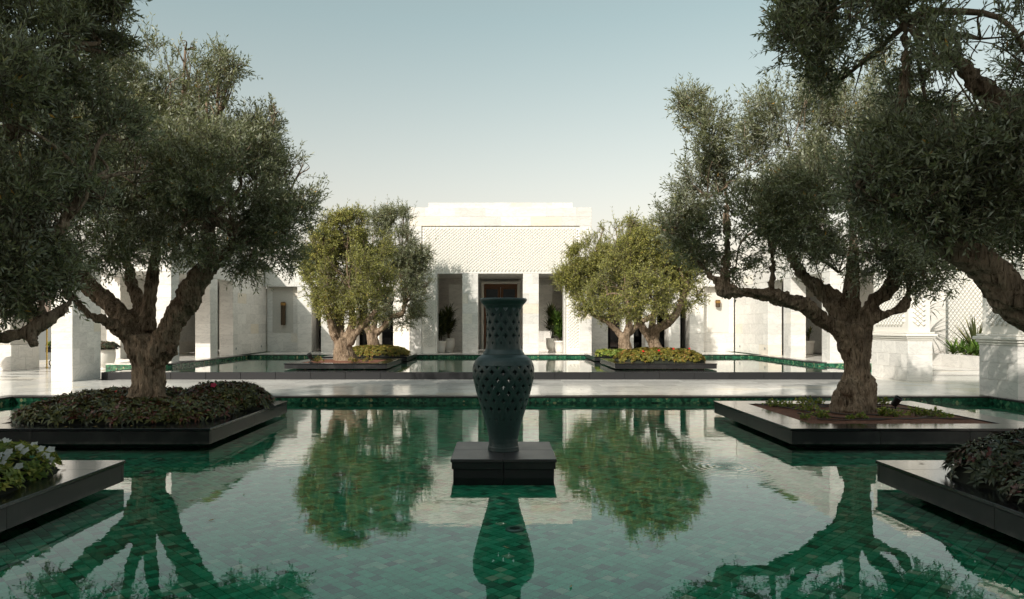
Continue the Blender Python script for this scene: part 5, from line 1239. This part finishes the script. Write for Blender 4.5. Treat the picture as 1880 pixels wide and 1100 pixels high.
# ================================================================== water details
for k, (px, py, lab) in enumerate(((945, 973, 'round metal pool light on the floor just in front of the vase'), (784, 859, 'round metal pool light left of the pedestal'), (622, 872, 'round metal pool light under the left tree reflection'), (1072, 859, 'round metal pool light right of the pedestal'), (270, 868, 'round metal pool light off the corner of the left planter'))):
    d = 1.83 * FPX / (py - VY); x = (px - VX) * d / FPX
    t = thing('pool_light', lab, 'light fitting', (x, d, -.082))
    v, f = lathe([(.085, 0), (.085, .012), (.075, .018), (.05, .018), (.046, .010)], x, d, 24, -.080); put('bezel', v, f, M['steel'], t)
    v, f = lathe([(.045, 0), (.045, .012), (.02, .016)], x, d, 20, -.078); put('lens', v, f, M['iron'], t)
rl = random.Random(9)
leaf_spots = [(445, 1063, 'yellow leaf floating near the lower left'), (388, 955, 'brown leaf floating on the sky reflection at left'), (352, 920, 'small leaf floating below the mirrored left roof'), (448, 908, 'tiny leaf floating on the left sky reflection'), (625, 967, 'pale twig leaf floating under the left tree reflection'),
              (663, 896, 'tiny pale leaf floating left of the pedestal'), (1048, 1077, 'dark leaf floating at the lower centre'), (1372, 892, 'tan leaf floating on the right sky reflection'), (1640, 1085, 'tan leaf floating at the lower right'), (1585, 928, 'orange leaf floating below the right trunk reflection'), (983, 770, 'orange leaf floating right of the vase'), (930, 1005, 'pale leaf floating in front of the pedestal')]
for (px, py, lab) in leaf_spots:
    d = 1.745 * FPX / (py - VY); x = (px - VX) * d / FPX; a = rl.uniform(0, 6.28); L = rl.uniform(.05, .075); W = L * .28; ca, sa = math.cos(a), math.sin(a)
    v = [(x + ca * u - sa * w, d + sa * u + ca * w, .004 + h_) for (u, w, h_) in ((-L / 2, 0, .003), (0, -W / 2, .001), (L / 2, 0, .008), (0, W / 2, .004), (0, 0, 0))]
    tag(put('floating_leaf', v, [(0, 1, 4), (1, 2, 4), (2, 3, 4), (3, 0, 4)], M['dead_leaf']), lab, 'leaf', 'leaves floating on the lower pool')
for k, (x, y, lab) in enumerate(((-4.62, 7.35, 'fallen leaf near the far corner of the nearest left planter'), (-4.75, 6.85, 'fallen leaf in the middle of the nearest left planter coping'), (-4.45, 7.1, 'fallen leaf at the edge of the nearest left planter coping'), (-4.9, 7.5, 'fallen leaf beside the white flowers'), (4.5, 7.45, 'fallen leaf on the corner of the nearest right planter'),
                             (-5.9, 10.15, 'fallen leaf in front of the left dark shrubs'), (-5.4, 10.2, 'second fallen leaf in front of the left dark shrubs'), (-6.3, 10.1, 'third fallen leaf in front of the left dark shrubs'))):
    a = rl.uniform(0, 6.28); L = .07; W = .022; ca, sa = math.cos(a), math.sin(a)
    v = [(x + ca * u - sa * w, y + sa * u + ca * w, PLT + .002 + h_) for (u, w, h_) in ((-L / 2, 0, .004), (0, -W / 2, .002), (L / 2, 0, .008), (0, W / 2, .006), (0, 0, 0.001))]
    tag(put('fallen_leaf', v, [(0, 1, 4), (1, 2, 4), (2, 3, 4), (3, 0, 4)], M['dead_leaf']), lab, 'leaf', 'leaves fallen on the planters')
